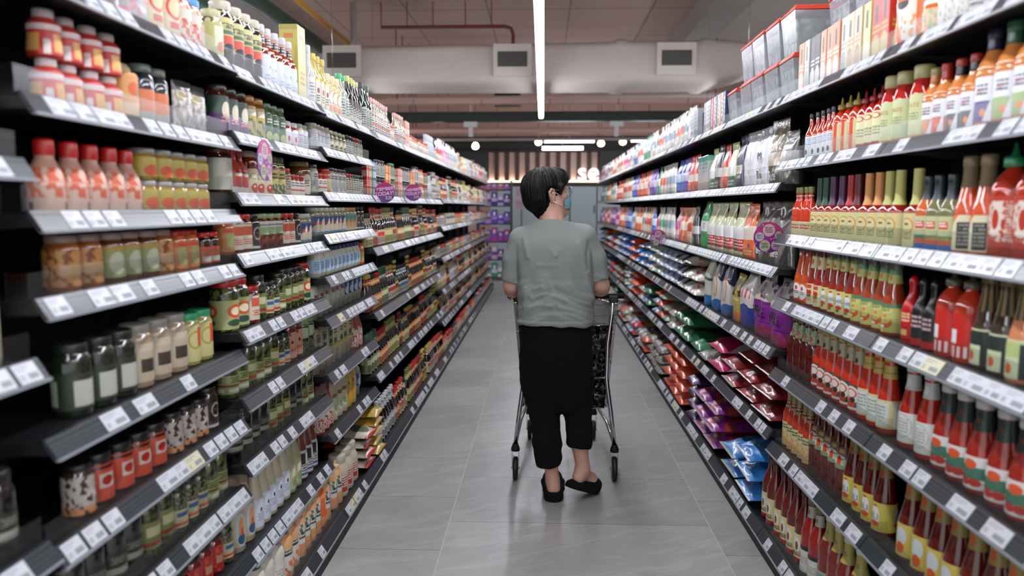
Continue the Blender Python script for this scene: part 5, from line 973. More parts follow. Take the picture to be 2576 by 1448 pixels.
for nm, a, b_, w in (('orange', '#cf7a4c', '#c9c4bc', .058), ('black', '#23242a', '#b9b6b2', .05), ('white', '#b9bab5', '#7a8a80', .05), ('cream', '#c0ab8a', '#9a7a54', .06), ('lime', '#b0b06a', '#c0b8a0', .055), ('red', '#b5301f', '#a39a4a', .06)):
    box_prod('carton_' + nm, 'sauce_carton', 'box', '%s upright sauce carton' % nm, w, .1, .19, lab1('carton_' + nm, ('base', a), ('ell', .5, .22, .4, .2, b_), ('rect', .35, .65, .6, .88, '#33352c'), ('lines', .1, .9, .42, .56, 2, b_)))
M_fill = [chunky('tub_fill_%d' % i, a, b_, 40, c_) for i, (a, b_, c_) in enumerate([('#a9a8a4', '#7a7c80', '#c4c2be'), ('#6a6e72', '#8f9498', '#4a4d50'), ('#6f9480', '#a3b5a8', '#4f7060')])]
M_redlid = pm('translucent_red_lid', '#c4402c', .25, 0, .4)
tub_prod('tub_grey', 'snack_tub', 'clear tub of grey packets with red lid', .2, .3, .185, M_fill[0], M_redlid)
tub_prod('tub_dark', 'snack_tub', 'clear tub of dark contents with red lid', .2, .3, .185, M_fill[1], M_redlid)
tub_prod('tub_green', 'snack_tub', 'clear tub of green contents with red lid', .2, .3, .185, M_fill[2], M_redlid)

# ------------------------------------------------------------------ planogram: right run
R_ = lambda k, i, *it, **kw: row('R', k, i, it, **kw)
L_ = lambda k, i, *it, **kw: row('L', k, i, it, **kw)
R_(0, 0, ('pale_sauce', 3), ('white_can', 2), ('pale_sauce', 2), ('cartuna', 3), ('squeeze_big', 1), start=.3)
R_(0, 1, ('peri_orange', 4), ('peri_green', 2), ('peri_purple', 1), ('peri_black', 2), ('peri_red', 1), ('peri_gold', 1), ('wide_green', 2), start=.1)
R_(0, 2, ('sriracha', 2), (None, .03), ('sriracha', 3), ('raffia', 2), ('green_pepper', 2), ('pepper_orange', 1), ('long_lime', 1), start=.05)
R_(0, 3, ('twist_peach', 2), ('twist_pink', 3), ('twist_dark', 2), ('arrow', 2), ('black_hot', 2), ('red_hot', 2), start=.06)
R_(0, 4, ('ketchup_white', 2), ('ketchup_farm', 5), ('ketchup_white', 1), (None, .02), ('ketchup_white', 1), ('ketchup_gold', 1), start=.16, gap=.008)
R_(0, 5, ('yellow_tomato', 10), start=.16)
R_(0, 6, ('gold_neck', 8), start=.25)
R_(1, 0, ('squeeze_big', 1), ('carton_red', 2), ('carton_lime', 1), ('carton_cream', 2), ('carton_white', 1), ('carton_orange', 3), ('carton_black', 2), ('carton_white', 1), ('carton_orange', 2), start=.01)
s_, ux_, uy_, z_, _, _ = SHELVES['R', 1, 0]
for q, (yy, key) in enumerate(((2.98, 'tub_grey'), (2.74, 'tub_dark'))):
    for lv in (0, 1): new_product(key, 1, (ux_ + .307, yy, z_ + .0005 + lv * .186), (0, 0, -pi / 2), ('R', 1, 0, 1, lv, yy))
R_(1, 1, ('wide_green', 2), ('cone_red', 3), ('cone_gold', 3), ('white_label_sauce', 5), (None, .05), gap=.006)
R_(1, 2, ('long_lime', 2), ('long_orange', 2), ('long_maroon', 1), ('long_red', 1), ('long_purple', 2), ('long_green', 2), ('green_cap_hot', 4), gap=.003)
R_(1, 3, ('bali', 4), ('chili_yellow', 4), ('cili_padi', 2), ('orange_label_chili', 3), gap=.005)
R_(1, 4, ('ketchup_gold', 3), ('ketchup_green', 6), ('dark_chili', 4), gap=.003)
R_(1, 5, ('yellow_chili', 4, .004), ('chili_leaf', 5), ('noodle', 5), gap=.004)
R_(1, 6, ('gold_neck', 4), ('white_band', 2), ('rooster', 4), start=.1, gap=.006)
# unit with the tubs and rice bags
R_(2, 0, ('tub_green', 1, .014, 1, 2), ('tub_dark', 1, .014, 1, 2), ('tub_grey', 1, .014, 1, 2), ('tub_dark', 1, .014, 1, 2), start=.03)
R_(2, 1, ('rice_grey', 1), ('rice_brown', 1), ('rice_white', 2), ('rice_navy', 1), start=.005)
R_(2, 2, ('rice_dark', 2), ('rice_orange', 1), ('rice_cream', 1), start=.06)
R_(2, 3, ('bag_reble', 2), ('bag_blue_red', 1), ('bag_yellow', 1), start=.01)
lying('R', 2, 4, 'pack_redbean', 1, 1, .16, .3, 3); lying('R', 2, 4, 'pack_redgreen', 1, 1, .46, .3, 3); lying('R', 2, 4, 'pack_redgreen', 1, 1, .76, .3, 2)

row('R', 2, 5, [('rooster', 2)], start=.02)
lying('R', 2, 5, 'pack_blue', 1, 1, .35, .3, 3); lying('R', 2, 5, 'pack_white_blue', 1, 1, .645, .3, 2)
R_(3, 0, *[(b_, 1) for b_ in ('tub_grey',)], *[(BOOK[q % 8], 1) for q in (6, 5, 3, 4, 2, 7, 1, 0, 5, 4, 0)], start=.01)
R_(3, 1, ('rice_lime', 1), ('rice_red', 1), ('rice_black', 1), ('rice_lime', 1), ('clear_pack', 3), start=.01)
R_(3, 2, ('rice_cream', 3), ('rice_green', 1), start=.01)
R_(3, 3, ('bag_wheat', 2, .002), ('bag_greenband', 1), start=.005)
lying('R', 3, 3, 'pack_white_or', 1, 1, .82, .25, 2)
lying('R', 3, 4, 'pack_magenta', 1, 1, .18, .3, 2); lying('R', 3, 4, 'pack_clear', 1, 1, .48, .3, 1); lying('R', 3, 4, 'pack_green', 1, 1, .76, .3, 1)
lying('R', 3, 5, 'pack_purple', 2, 1, .15, .285, 3); lying('R', 3, 5, 'pack_orange_pur', 1, 1, .7, .3, 4)
lying('R', 4, 5, 'pack_orange', 3, 1, .14, .28, 4)
lying('R', 4, 4, 'pack_green', 2, 1, .15, .29, 2); lying('R', 4, 4, 'pack_white_or', 1, 1, .71, .3, 2)
lying('R', 4, 3, 'pack_white_or', 1, 1, .12, .24, 3); lying('R', 4, 3, 'pack_black', 2, 1, .37, .235, 3); lying('R', 4, 3, 'pack_bluebits', 1, 1, .81, .25, 3)
R_(4, 0, ('slim_box_0', 3), ('slim_box_5', 2), ('far_bag_8', 2), ('far_bag_0', 2), start=.01)
R_(4, 1, ('rice_red', 2), ('far_bag_4', 1), ('far_bag_3', 3), start=.03)
R_(4, 2, ('rice_black', 1), ('far_bag_5', 1), ('far_bag_7', 2), ('far_bag_9', 1), start=.02)
lying('R', 5, 5, 'pack_clear', 3, 1, .14, .28, 3)
lying('R', 5, 3, 'pack_bluebits', 2, 1, .12, .25, 3); lying('R', 5, 3, 'pack_palegreen', 2, 1, .61, .235, 3)
def fill(side, k, i, pool, r, lo=2, hi=5, stack=None, start=.01):
    it = []
    for _ in range(14):
        key = r.choice(pool); c = r.randint(lo, hi); it.append((key, c, .004, 1, stack(key) if stack else 1))
    row(side, k, i, it, start=start)
LIE = ['pack_white_or', 'pack_bluebits', 'pack_redyel', 'pack_palegreen', 'pack_black', 'pack_clear', 'pack_orange', 'pack_green', 'pack_blue']
for k in range(5, 13):
    r = random.Random(100 + k)
    fill('R', k, 0, [['far_bag_8', 'far_bag_0', 'far_bag_9'], ['far_bag_0', 'far_bag_5', 'far_bag_8'], ['far_bag_1', 'far_bag_7', 'far_bag_8'], ['far_bag_0', 'far_bag_3', 'far_bag_5']][k % 4], r, 1, 2)
    fill('R', k, 1, [f for f in FAR if f != 'far_bag_9'], r, 1, 3); fill('R', k, 2, FAR, r, 1, 3)
    for i, ly in ((3, 3), (4, 3), (5, 3)):
        if k == 5 and i in (3, 5): continue
        y_ = .01
        while y_ < .74:
            key = r.choice(LIE); w_ = PROD[key]['w']
            if y_ + w_ > .935: break
            lying('R', k, i, key, 1, 1, y_ + w_ / 2, .3, r.choice([2, 3])); y_ += w_ + .02
# ------------------------------------------------------------------ planogram: left run
for zi, key, yy in ((1, 'grey_bag', 1.29), (2, 'big_dressing', 1.285), (3, 'olive_dark', 1.3), (4, 'big_dressing', 1.285)):
    s_, ux_, uy_, z_, _, _ = SHELVES['L', -1, zi]; p_ = PROD[key]
    new_product(key, 0, (ux_ - .052 - p_['d'] / 2, yy, z_ + .0005), (0, 0, pi / 2), ('L', -1, zi, 0, 0, yy))
L_(-1, 1, ('dress_jar', 3), start=.45); L_(-1, 2, ('blue_cap', 2), ('white_blue_cap', 1), start=.45)
L_(-1, 3, ('pale_jar', 3), ('dark_green_jar', 1), start=.45); L_(-1, 4, ('mayo_tub', 3), start=.45)
L_(0, 0, ('grey_bag', 1), ('tomato_c', 2), ('blue_lid', 2), ('brans_pale', 1), start=.47)
L_(0, 1, ('red_stack', 4, .008, 1, 2), ('ginger_can', 1), ('dark_orange', 2), (None, .02), ('grey_packet', 3, -.005), start=.14)
L_(0, 2, ('red_capped', 5), ('stack_jar', 5, .004, 1, 2), (None, .02), ('dark_packet', 1), start=.12)
L_(0, 3, ('amber_jar', 2), ('korma', 3), ('amber_jar', 1), ('tikka', 2), (None, .01), ('red_lid_tiny', 5), start=.16, gap=.008)
L_(0, 4, ('dark_green_jar', 3), ('pale_jar', 3), ('relish', 2), ('beet', 1), ('dress_jar', 1), start=.17, gap=.006)
L_(0, 5, ('cow_jar', 1), ('orange_jar', 4), (None, .02), ('cow_jar', 3), ('dark_jar', 1), ('cow_pouch', 1), start=.16, gap=.008)
L_(0, 6, ('olive_dark', 4), ('olive_green', 2), ('caper_jar', 3), ('gherkin', 3), start=.1, gap=.006)
L_(0, 7, ('yellow_can', 6), ('red_jar', 4), ('caper_jar', 2), start=.1, gap=.006)
L_(0, 8, ('olive_dark', 5), ('white_blue_cap', 5), start=.05)
L_(1, 0, ('brans_pale', 1), ('brans', 4), ('white_sauce', 5), ('tin_yellow', 1), start=.005, gap=.005)
L_(1, 1, ('purple_jar', 3), ('yellow_jar', 2), ('green_jar', 3), ('white_round', 2), ('white_jar', 3), gap=.003)
L_(1, 2, ('white_mid', 1), ('tomato_pack', 2), ('tomato_jar', 3), ('asparagus', 2), ('spice_red', 1), ('red_small', 3), ('brown_big', 1), gap=.003)
L_(1, 3, ('tikka', 1), ('red_cap', 2), ('dark_jar', 1), ('pomodoro', 3), ('red_cap', 2), ('dark_jar', 1), ('bean_jar', 2), start=.03, gap=.004)
L_(1, 4, ('gherkin_big', 2), ('red_cap', 1), ('olive_green', 1), ('caper_jar', 2), ('gherkin', 1), ('olive_green', 3), ('gherkin_big', 1), start=.02, gap=.004)
L_(1, 5, ('gherkin', 2), ('olive_green', 1), ('gherkin', 2), ('olive_green', 1), ('caper_jar', 2), ('pepperoni', 2), ('green_lid', 2), start=.02, gap=.004)
L_(1, 6, ('olive_dark', 4), ('olive_green', 3), ('olive_dark', 2), ('gherkin', 2), start=.03, gap=.004)
L_(1, 7, ('dressing_oval', 2), ('dressing', 5), ('avocado', 2), ('brownie', 3), start=.01, gap=.003)
L_(1, 8, ('white_blue_cap', 3), ('blue_cap', 2), ('cone_mayo', 4), ('orange_squeeze', 1), ('cone_mayo', 2), start=.03, gap=.002)
L_(2, 0, ('clear_tall', 1), ('oil_yellow', 3), ('oil_small', 3), ('oil_green_cap', 2), ('olive_oil_gold', 4), start=.01, gap=.004)
L_(2, 1, ('white_jar', 4), ('mush_jar', 4), ('spice_black', 3), ('spice_red', 3), ('spice_green', 2), gap=.004)
L_(2, 2, ('grey_cap', 1), ('red_small', 2), ('tikka', 1), ('grey_cap', 4), ('spice_red', 3), ('spice_green', 3), ('spice_black', 3), gap=.004)
L_(2, 3, ('bean_jar', 7), ('bean_orange', 3), ('dark_jar', 2), gap=.004)
L_(2, 4, ('blue_mayo', 11), ('tikka', 1), gap=.006)
L_(2, 5, ('pouch_mayo', 6), ('pouch_blue', 4), gap=.004)
L_(2, 6, ('heinz', 3), ('lemon_mayo', 4), ('red_ranch', 2), gap=.006, start=.02)
L_(2, 7, ('red_ranch', 3), ('caesar', 3), ('salad_yellow', 2), ('pouch_blue', 2), gap=.004)
L_(2, 8, ('cone_mayo', 2), ('mayo_tub', 3), start=.01, gap=.004)
lying('L', 2, 8, 'crisp_red', 1, 1, .59, .3, 4); lying('L', 2, 8, 'crisp_yellow', 1, 1, .815, .3, 5)
DARK = ['soy_yellow', 'soy_red', 'soy_cream', 'oyster', 'soy_green']
L_(3, 0, ('olive_oil', 3), ('white_can', 8), ('red_top', 3))
L_(3, 1, ('spice_box_red', 2, .003, 1, 2), ('spice_box_green', 2, .003, 1, 2), ('spice_box_blue', 1, .003, 1, 2), ('spice_black', 5, .003, 1, 2), ('spice_box_orange', 3, .003, 1, 2), ('spice_green', 3, .003, 1, 2))
L_(3, 5, ('soy_white', 7), ('soyx_1', 2), ('soyx_7', 3), ('soyx_0', 2))
L_(4, 0, ('white_can', 5), ('spice_box_pink', 3, .003, 1, 2), ('red_top', 5)); L_(4, 1, ('spice_box_pink', 3, .003, 1, 2), ('spice_black', 6, .003, 1, 2), ('spice_box_orange', 4, .003, 1, 2), ('grey_cap', 3, .003, 1, 2))
L_(4, 5, ('soy_yellow', 3), ('soy_red', 4), ('soyx_3', 3), ('soyx_9', 3))
L_(5, 0, ('red_top', 6), ('grey_can', 6)); L_(5, 1, ('red_top', 2, .003, 1, 2), ('spice_red', 5, .003, 1, 2), ('grey_can', 4), ('bean_jar', 3, .003, 1, 2))
for k in (3, 4, 5):
    r = random.Random(40 + k)
    for i in (2, 3, 4, 5):
        if i == 5 and k < 5: continue
        fill('L', k, i, SOY + DARK, r, 2, 4)
SMALL = ['grey_cap', 'red_top', 'bean_jar', 'spice_red', 'tikka', 'white_jar', 'blue_mayo', 'red_cap']
TALL = SOY[:8] + ['grey_can', 'white_can', 'soy_cream', 'oil_small', 'dressing', 'oil_yellow', 'red_ranch', 'soy_yellow', 'oyster', 'avocado']
for k in range(6, 13):
    r = random.Random(300 + k); zs = lz(k)
    fill('L', k, 0, ['grey_can', 'white_can', 'oil_small', 'red_top', 'dressing', 'far_bag_8', 'far_bag_9'], r, 3, 5)
    for i in range(1, len(zs)):
        a = zs[i - 1] - zs[i] - .03
        fill('L', k, i, [q for q in (SMALL if a < .27 else TALL + ['oil_small', 'dressing']) if PROD[q]['h'] < a], r, 3, 5)
label_products()

# ------------------------------------------------------------------ soft bodies: blended volumes meshed with surface nets
class Vol:
    def __init__(s, lo, hi, h):
        s.h = h; s.lo = np.array(lo, float); n = np.ceil((np.array(hi) - s.lo) / h).astype(int) + 1
        s.F = np.full(n, 1., np.float32); s.n = n
        s.ax = [s.lo[i] + h * np.arange(n[i]) for i in range(3)]
    def win(s, lo, hi):
        i0 = [max(0, int((lo[i] - s.lo[i]) / s.h)) for i in range(3)]; i1 = [min(s.n[i], int((hi[i] - s.lo[i]) / s.h) + 2) for i in range(3)]
        sl = tuple(slice(a, max(a, b)) for a, b in zip(i0, i1))
        g = np.meshgrid(*[s.ax[i][sl[i]] for i in range(3)], indexing='ij'); return sl, g
    def put(s, sl, d, k, sub=False):
        A = s.F[sl]; d = d.astype(np.float32)
        if sub:
            d = -d; t = np.clip(.5 - .5 * (A - d) / k, 0, 1); s.F[sl] = A * (1 - t) + d * t + k * t * (1 - t)
        else:
            t = np.clip(.5 + .5 * (A - d) / k, 0, 1); s.F[sl] = A * (1 - t) + d * t - k * t * (1 - t)
    def cap(s, a, b, ra, rb, k=.02, sub=False):
        a = np.array(a, float); b = np.array(b, float); m = max(ra, rb) + .06
        sl, (X, Y, Z) = s.win(np.minimum(a, b) - m, np.maximum(a, b) + m); ab = b - a; L = ab @ ab + 1e-12
        t = np.clip(((X - a[0]) * ab[0] + (Y - a[1]) * ab[1] + (Z - a[2]) * ab[2]) / L, 0, 1)
        d = np.sqrt((X - a[0] - t * ab[0]) ** 2 + (Y - a[1] - t * ab[1]) ** 2 + (Z - a[2] - t * ab[2]) ** 2) - (ra + (rb - ra) * t)
        s.put(sl, d, k, sub); return s
    def chain(s, pts, rs, k=.012):
        for p, q, a, b in zip(pts, pts[1:], rs, rs[1:]): s.cap(p, q, a, b, k)
        return s
    def ell(s, c, r, k=.02, R=None, sub=False):
        m = max(r) + .06; c = np.array(c, float); sl, (X, Y, Z) = s.win(c - m, c + m); q = np.stack([X - c[0], Y - c[1], Z - c[2]], -1)
        if R is not None: q = q @ np.array(R).T
        q0 = np.sqrt(((q / np.array(r)) ** 2).sum(-1)); q1 = np.sqrt(((q / np.array(r) ** 2) ** 2).sum(-1)) + 1e-9
        s.put(sl, q0 * (q0 - 1) / q1, k, sub); return s
    def loft(s, rows, k=.02, p=2.3):
        rows = np.array(sorted(rows)); zz = np.arange(rows[0, 0], rows[-1, 0] + .002, .004); R_s = [zz]
        for i in range(1, 5):   # even out the kinks between the given sections
            c = np.interp(zz, rows[:, 0], rows[:, i]); e = np.concatenate([np.full(8, c[0]), c, np.full(8, c[-1])]); R_s.append(np.convolve(e, np.ones(17) / 17, 'valid'))
        rows = np.stack(R_s, 1); z = rows[:, 0]; m = .08
        lo = [(rows[:, 1] - rows[:, 3]).min() - m, (rows[:, 2] - rows[:, 4]).min() - m, z[0] - m]; hi = [(rows[:, 1] + rows[:, 3]).max() + m, (rows[:, 2] + rows[:, 4]).max() + m, z[-1] + m]
        sl, (X, Y, Z) = s.win(lo, hi); c = [np.interp(Z, z, rows[:, i]) for i in range(1, 5)]
        q = (np.abs((X - c[0]) / c[2]) ** p + np.abs((Y - c[1]) / c[3]) ** p) ** (1 / p)
        d = (q - 1) * np.minimum(c[2], c[3]); d = np.maximum(d, np.maximum(z[0] - Z, Z - z[-1])); s.put(sl, d, k); return s
    def cut(s, point, normal, where=None):
        """removes what lies on the normal's side of the plane"""
        X, Y, Z = np.meshgrid(*s.ax, indexing='ij'); n = np.array(normal, float); n /= np.linalg.norm(n)
        d = (X - point[0]) * n[0] + (Y - point[1]) * n[1] + (Z - point[2]) * n[2]
        N = np.maximum(s.F, d.astype(np.float32)); s.F = N if where is None else np.where(where(X, Y, Z), N, s.F); return s
    def mesh(s, name, mat, origin, smooth=1, disp=None):
        F = s.F; I = F < 0; h = s.h; nx, ny, nz = [k - 1 for k in F.shape]
        S = lambda A, o: A[o[0]:o[0] + nx, o[1]:o[1] + ny, o[2]:o[2] + nz]
        cs = [(a, b, c) for a in (0, 1) for b in (0, 1) for c in (0, 1)]
        cnt = sum(S(I, o).astype(np.int8) for o in cs); act = (cnt > 0) & (cnt < 8)
        idx = np.argwhere(act); ids = np.full(act.shape, -1, np.int64); ids[act] = np.arange(len(idx))
        P = np.zeros((len(idx), 3)); W_ = np.zeros(len(idx))
        for o in cs:
            for ax in range(3):
                if o[ax]: continue
                o2 = list(o); o2[ax] = 1
                f0 = F[idx[:, 0] + o[0], idx[:, 1] + o[1], idx[:, 2] + o[2]]; f1 = F[idx[:, 0] + o2[0], idx[:, 1] + o2[1], idx[:, 2] + o2[2]]
                m = (f0 < 0) != (f1 < 0); t = np.where(m, f0 / (f0 - f1 + 1e-12), 0)
                q = np.tile(np.array(o, float), (len(idx), 1)); q[:, ax] += t; P[m] += q[m]; W_[m] += 1
        P = (P / W_[:, None] + idx) * h + s.lo
        quads = []
        for ax in range(3):
            b_, c_ = [(1, 2), (2, 0), (0, 1)][ax]
            sh = list(F.shape); sl0 = [slice(1, k - 1) for k in sh]; sl1 = list(sl0); sl0[ax] = slice(0, sh[ax] - 1); sl1[ax] = slice(1, sh[ax])
            i0 = I[tuple(sl0)]; i1 = I[tuple(sl1)]; e = np.argwhere(i0 != i1); fl = i0[tuple(e.T)]
            base = e.copy()
            for q in range(3):
                if q != ax: base[:, q] += 1
            def cell(db, dc):
                g = base.copy(); g[:, b_] -= db; g[:, c_] -= dc; return ids[g[:, 0], g[:, 1], g[:, 2]]
            Q = np.stack([cell(1, 1), cell(0, 1), cell(0, 0), cell(1, 0)], -1); Q[~fl] = Q[~fl][:, ::-1]; quads.append(Q)
        Q = np.concatenate(quads); Q = Q[(Q >= 0).all(1)]
        for _ in range(smooth):
            acc = np.zeros_like(P); n_ = np.zeros(len(P))
            for k in range(4):
                np.add.at(acc, Q[:, k], P[Q[:, (k + 1) % 4]] + P[Q[:, (k - 1) % 4]]); np.add.at(n_, Q[:, k], 2)
            P = P * .5 + .5 * acc / np.maximum(n_, 1)[:, None]
        if disp:
            N = np.zeros_like(P); fn = np.cross(P[Q[:, 2]] - P[Q[:, 0]], P[Q[:, 3]] - P[Q[:, 1]])
            for k in range(4): np.add.at(N, Q[:, k], fn)
            N /= np.linalg.norm(N, axis=1)[:, None] + 1e-12
            P = P + N * np.array([disp(Vector(p)) for p in P])[:, None]
        me = D.meshes.new(name); me.from_pydata((P - np.array(origin)).tolist(), [], Q.tolist()); me.materials.append(mat)
        me.polygons.foreach_set('use_smooth', [True] * len(me.polygons)); me.update(); return me

# ------------------------------------------------------------------ the shopper
def skin_material():
    b = NB('skin'); tc = b.add('ShaderNodeTexCoord').outputs['Object']
    b.base(b.mix(b.noise(tc, 18, 3), '#b98a76', '#c9a290')); b.set(Roughness=.5, Subsurface_Weight=.08, Subsurface_Radius=(.01, .004, .002)); return b.m
def cloth(name, c1, c2, rough=.9, scale=700, bump=.15):
    b = NB(name); tc = b.add('ShaderNodeTexCoord').outputs['Object']
    b.base(b.mix(b.noise(tc, 9, 3), c1, c2)); b.set(Roughness=rough); b.b.inputs['Specular IOR Level'].default_value = .2; b.bump(b.noise(tc, scale, 1), bump, .002); return b.m
def hair_material():
    b = NB('black_hair'); tc = b.add('ShaderNodeTexCoord').outputs['Object']; mp = b.add('ShaderNodeMapping'); b.t.links.new(tc, mp.inputs[0]); mp.inputs['Scale'].default_value = (160, 160, 14)
    n = b.noise(mp.outputs[0], 1., 3); b.base(b.mix(n, '#030303', '#0d0c0c')); b.set(Roughness=.46); b.b.inputs['Specular IOR Level'].default_value = .2; b.bump(n, .5, .004); return b.m
def shopper():
    O = (.085, 3.72, 0.); a = radians(68); Rv = np.array([cos(a), -sin(a), 0]); Fv = np.array([sin(a), cos(a), 0]); Zv = np.array([0, 0, 1.]); hc = np.array([.018, 3.745, 1.543])
    tl = radians(6); Fv, Zv = Fv * cos(tl) + Zv * sin(tl), Zv * cos(tl) - Fv * sin(tl)
    RM = np.stack([Rv, Fv, Zv]); H = lambda x, y, z: hc + Rv * x + Fv * y + Zv * z
    skin = skin_material()
    B_ = Vol((-.3, 3.5, -.02), (.45, 4.2, 1.7), .0052)
    he = lambda c, r, k=.015, sub=False: B_.ell(H(*c), r, k, RM, sub)
    hcap = lambda p, q, r0, r1, k=.01, sub=False: B_.cap(H(*p), H(*q), r0, r1, k, sub)
    # head with face
    he((0, -.012, .035), (.074, .095, .083)); he((0, .035, -.03), (.06, .062, .085), .03); hcap((0, .07, -.088), (0, .078, -.1), .028, .022, .03)
    hcap((-.045, .03, -.065), (0, .075, -.095), .022, .02, .025); hcap((.045, .03, -.065), (0, .075, -.095), .022, .02, .025)
    hcap((0, .088, .008), (0, .108, -.033), .008, .013); he((.012, .098, -.038), (.009, .01, .008)); he((-.012, .098, -.038), (.009, .01, .008))
    hcap((-.035, .084, .022), (.035, .084, .022), .011, .011, .015)
    for sx in (-1, 1):
        he((sx * .03, .094, .004), (.015, .012, .01), .008, True); he((sx * .05, .062, -.02), (.02, .025, .02), .02)
        # ear: rim, bowl and lobe
        e0 = lambda y, z: (sx * (.077 + .006 * abs(y)), y, z)
        he((sx * .078, -.006, -.012), (.009, .018, .028), .006)
        B_.chain([H(sx * .08, .006, -.002), H(sx * .087, .004, .016), H(sx * .092, -.012, .02), H(sx * .094, -.024, .006), H(sx * .09, -.02, -.014), H(sx * .082, -.006, -.034)], [.004, .0045, .005, .005, .0055, .008], .006)
        he((sx * .09, -.006, -.004), (.006, .009, .012), .005, True)
    hcap((-.022, .093, -.062), (.022, .093, -.062), .007, .007); hcap((-.02, .1, -.063), (.02, .1, -.063), .002, .002, .004, True)
    B_.cap((.05, 3.715, 1.36), (.035, 3.735, 1.47), .066, .056, .03)
    # torso, arms, legs
    B_.loft([(.84, .065, 3.715, .15, .1), (1.0, .06, 3.71, .14, .095), (1.2, .055, 3.71, .155, .1), (1.33, .05, 3.715, .14, .085), (1.37, .047, 3.715, .09, .065)], .03)
    B_.cap((0, 3.72, 1.345), (-.105, 3.725, 1.315), .045, .05, .03); B_.cap((.1, 3.72, 1.345), (.205, 3.725, 1.325), .045, .05, .03)
    B_.chain([(-.108, 3.725, 1.31), (-.155, 3.745, 1.09), (-.152, 3.83, 1.06), (-.148, 3.955, 1.035)], [.05, .04, .041, .027], .02)
    B_.chain([(.21, 3.73, 1.32), (.288, 3.76, 1.09), (.295, 3.84, 1.068), (.288, 3.955, 1.043)], [.05, .041, .042, .027], .02)
    def hand(cx, wz, side):
        B_.ell((cx, 3.995, wz - .008), (.04, .042, .019), .02)
        for q, dx in enumerate((-.031, -.011, .010, .030)):
            x = cx + dx; l = (.9, 1., .97, .8)[q if side > 0 else 3 - q]; y0 = 4.022
            B_.chain([(x * .98 + cx * .02, y0 - .02, wz + .002), (x, y0 + .026, 1.036 + .004 * l), (x, 4.077, 1.022), (x, 4.079, .998), (x, 4.063, .98)], [.0105, .0098, .009, .0085, .0075], .005)
        tx = cx - side * .04
        B_.chain([(cx - side * .03, 3.975, wz - .012), (tx, 4.005, 1.008), (tx + side * .004, 4.035, .985), (tx + side * .014, 4.055, .979)], [.014, .011, .0095, .008], .008)
    hand(-.146, 1.03, -1); hand(.284, 1.036, 1)
    B_.chain([(-.01, 3.725, .84), (.01, 3.735, .5), (.045, 3.715, .2), (.052, 3.705, .12)], [.085, .06, .038, .031], .02)
    B_.chain([(.145, 3.725, .84), (.178, 3.745, .47), (.188, 3.72, .3), (.207, 3.722, .165)], [.085, .056, .045, .033], .02)
    B_.chain([(.052, 3.705, .12), (.06, 3.695, .062)], [.031, .034], .02); B_.chain([(.055, 3.72, .09), (.058, 3.83, .055), (.056, 3.9, .046)], [.034, .034, .026], .02)
    B_.chain([(.207, 3.722, .165), (.187, 3.708, .118)], [.033, .034], .02); B_.chain([(.205, 3.725, .14), (.25, 3.775, .085), (.275, 3.81, .055)], [.034, .031, .024], .02)
    body = link('person', B_.mesh('person', skin, O, 1), None, O)
    tag(body, 'person in grey t-shirt and black trousers seen from behind, pushing a cart, head turned right', 'person')
    # trousers
    V = Vol((-.2, 3.5, .1), (.36, 3.95, .98), .007)
    V.loft([(.94, .064, 3.712, .17, .118), (.86, .066, 3.712, .18, .125), (.76, .068, 3.715, .181, .124), (.66, .07, 3.722, .178, .114), (.56, .073, 3.73, .17, .1), (.5, .078, 3.735, .16, .085), (.465, .082, 3.738, .14, .07)], .03)
    V.chain([(-.02, 3.72, .72), (-.015, 3.73, .62), (.012, 3.74, .46), (.026, 3.72, .3), (.033, 3.71, .215), (.033, 3.708, .165)], [.09, .091, .079, .071, .066, .056], .02)
    V.chain([(.155, 3.72, .72), (.163, 3.735, .62), (.178, 3.75, .46), (.187, 3.728, .345), (.188, 3.722, .3), (.189, 3.72, .25)], [.09, .09, .073, .064, .062, .05], .02)
    V.cut((.03, 3.71, .178), (.05, 0, -1), lambda x, y, z: x < .108); V.cut((.188, 3.72, .274), (-.15, 0, -1), lambda x, y, z: x >= .108)
    tr = lambda p: noise.noise(Vector((p.x * 14, p.y * 14, p.z * 26))) * .004 * (1 + 2 * max(0, .45 - p.z)) + noise.noise(Vector((p.x * 30, p.y * 20, p.z * 12))) * .002
    link('trousers', V.mesh('trousers', cloth('black_trouser_cloth', '#060606', '#0d0d0d', .95), O, 2, tr), body)
    # t-shirt
    V = Vol((-.28, 3.5, .87), (.4, 3.95, 1.47), .0047)
    V.loft([(.87, .063, 3.708, .187, .138), (.93, .063, 3.708, .186, .136), (1.0, .0625, 3.708, .184, .132), (1.13, .06, 3.708, .187, .128), (1.25, .055, 3.71, .188, .124), (1.31, .051, 3.713, .18, .115), (1.35, .048, 3.717, .15, .1), (1.38, .046, 3.72, .112, .09), (1.405, .045, 3.722, .088, .082), (1.425, .044, 3.724, .074, .076), (1.445, .043, 3.726, .066, .07)], .02)
    V.chain([(.044 + .071 * cos(t), 3.724 + .073 * sin(t), 1.412 - .012 * sin(t)) for t in [2 * pi * q / 16 for q in range(17)]], [.0085] * 17, .006)
    V.cap((0, 3.72, 1.358), (-.104, 3.725, 1.318), .056, .062, .03); V.cap((.1, 3.72, 1.358), (.2, 3.725, 1.332), .056, .062, .03)
    V2 = Vol((-.28, 3.5, .87), (.4, 3.95, 1.47), .0047)
    V2.chain([(-.104, 3.725, 1.315), (-.138, 3.735, 1.22), (-.159, 3.742, 1.07)], [.064, .06, .052], .018); V2.chain([(.202, 3.728, 1.325), (.252, 3.742, 1.22), (.281, 3.752, 1.07)], [.064, .062, .055], .018)
    V2.cut((-.155, 3.74, 1.108), (-.25, .05, -1), lambda x, y, z: x < .06); V2.cut((.275, 3.75, 1.115), (.3, .05, -1), lambda x, y, z: x >= .06)
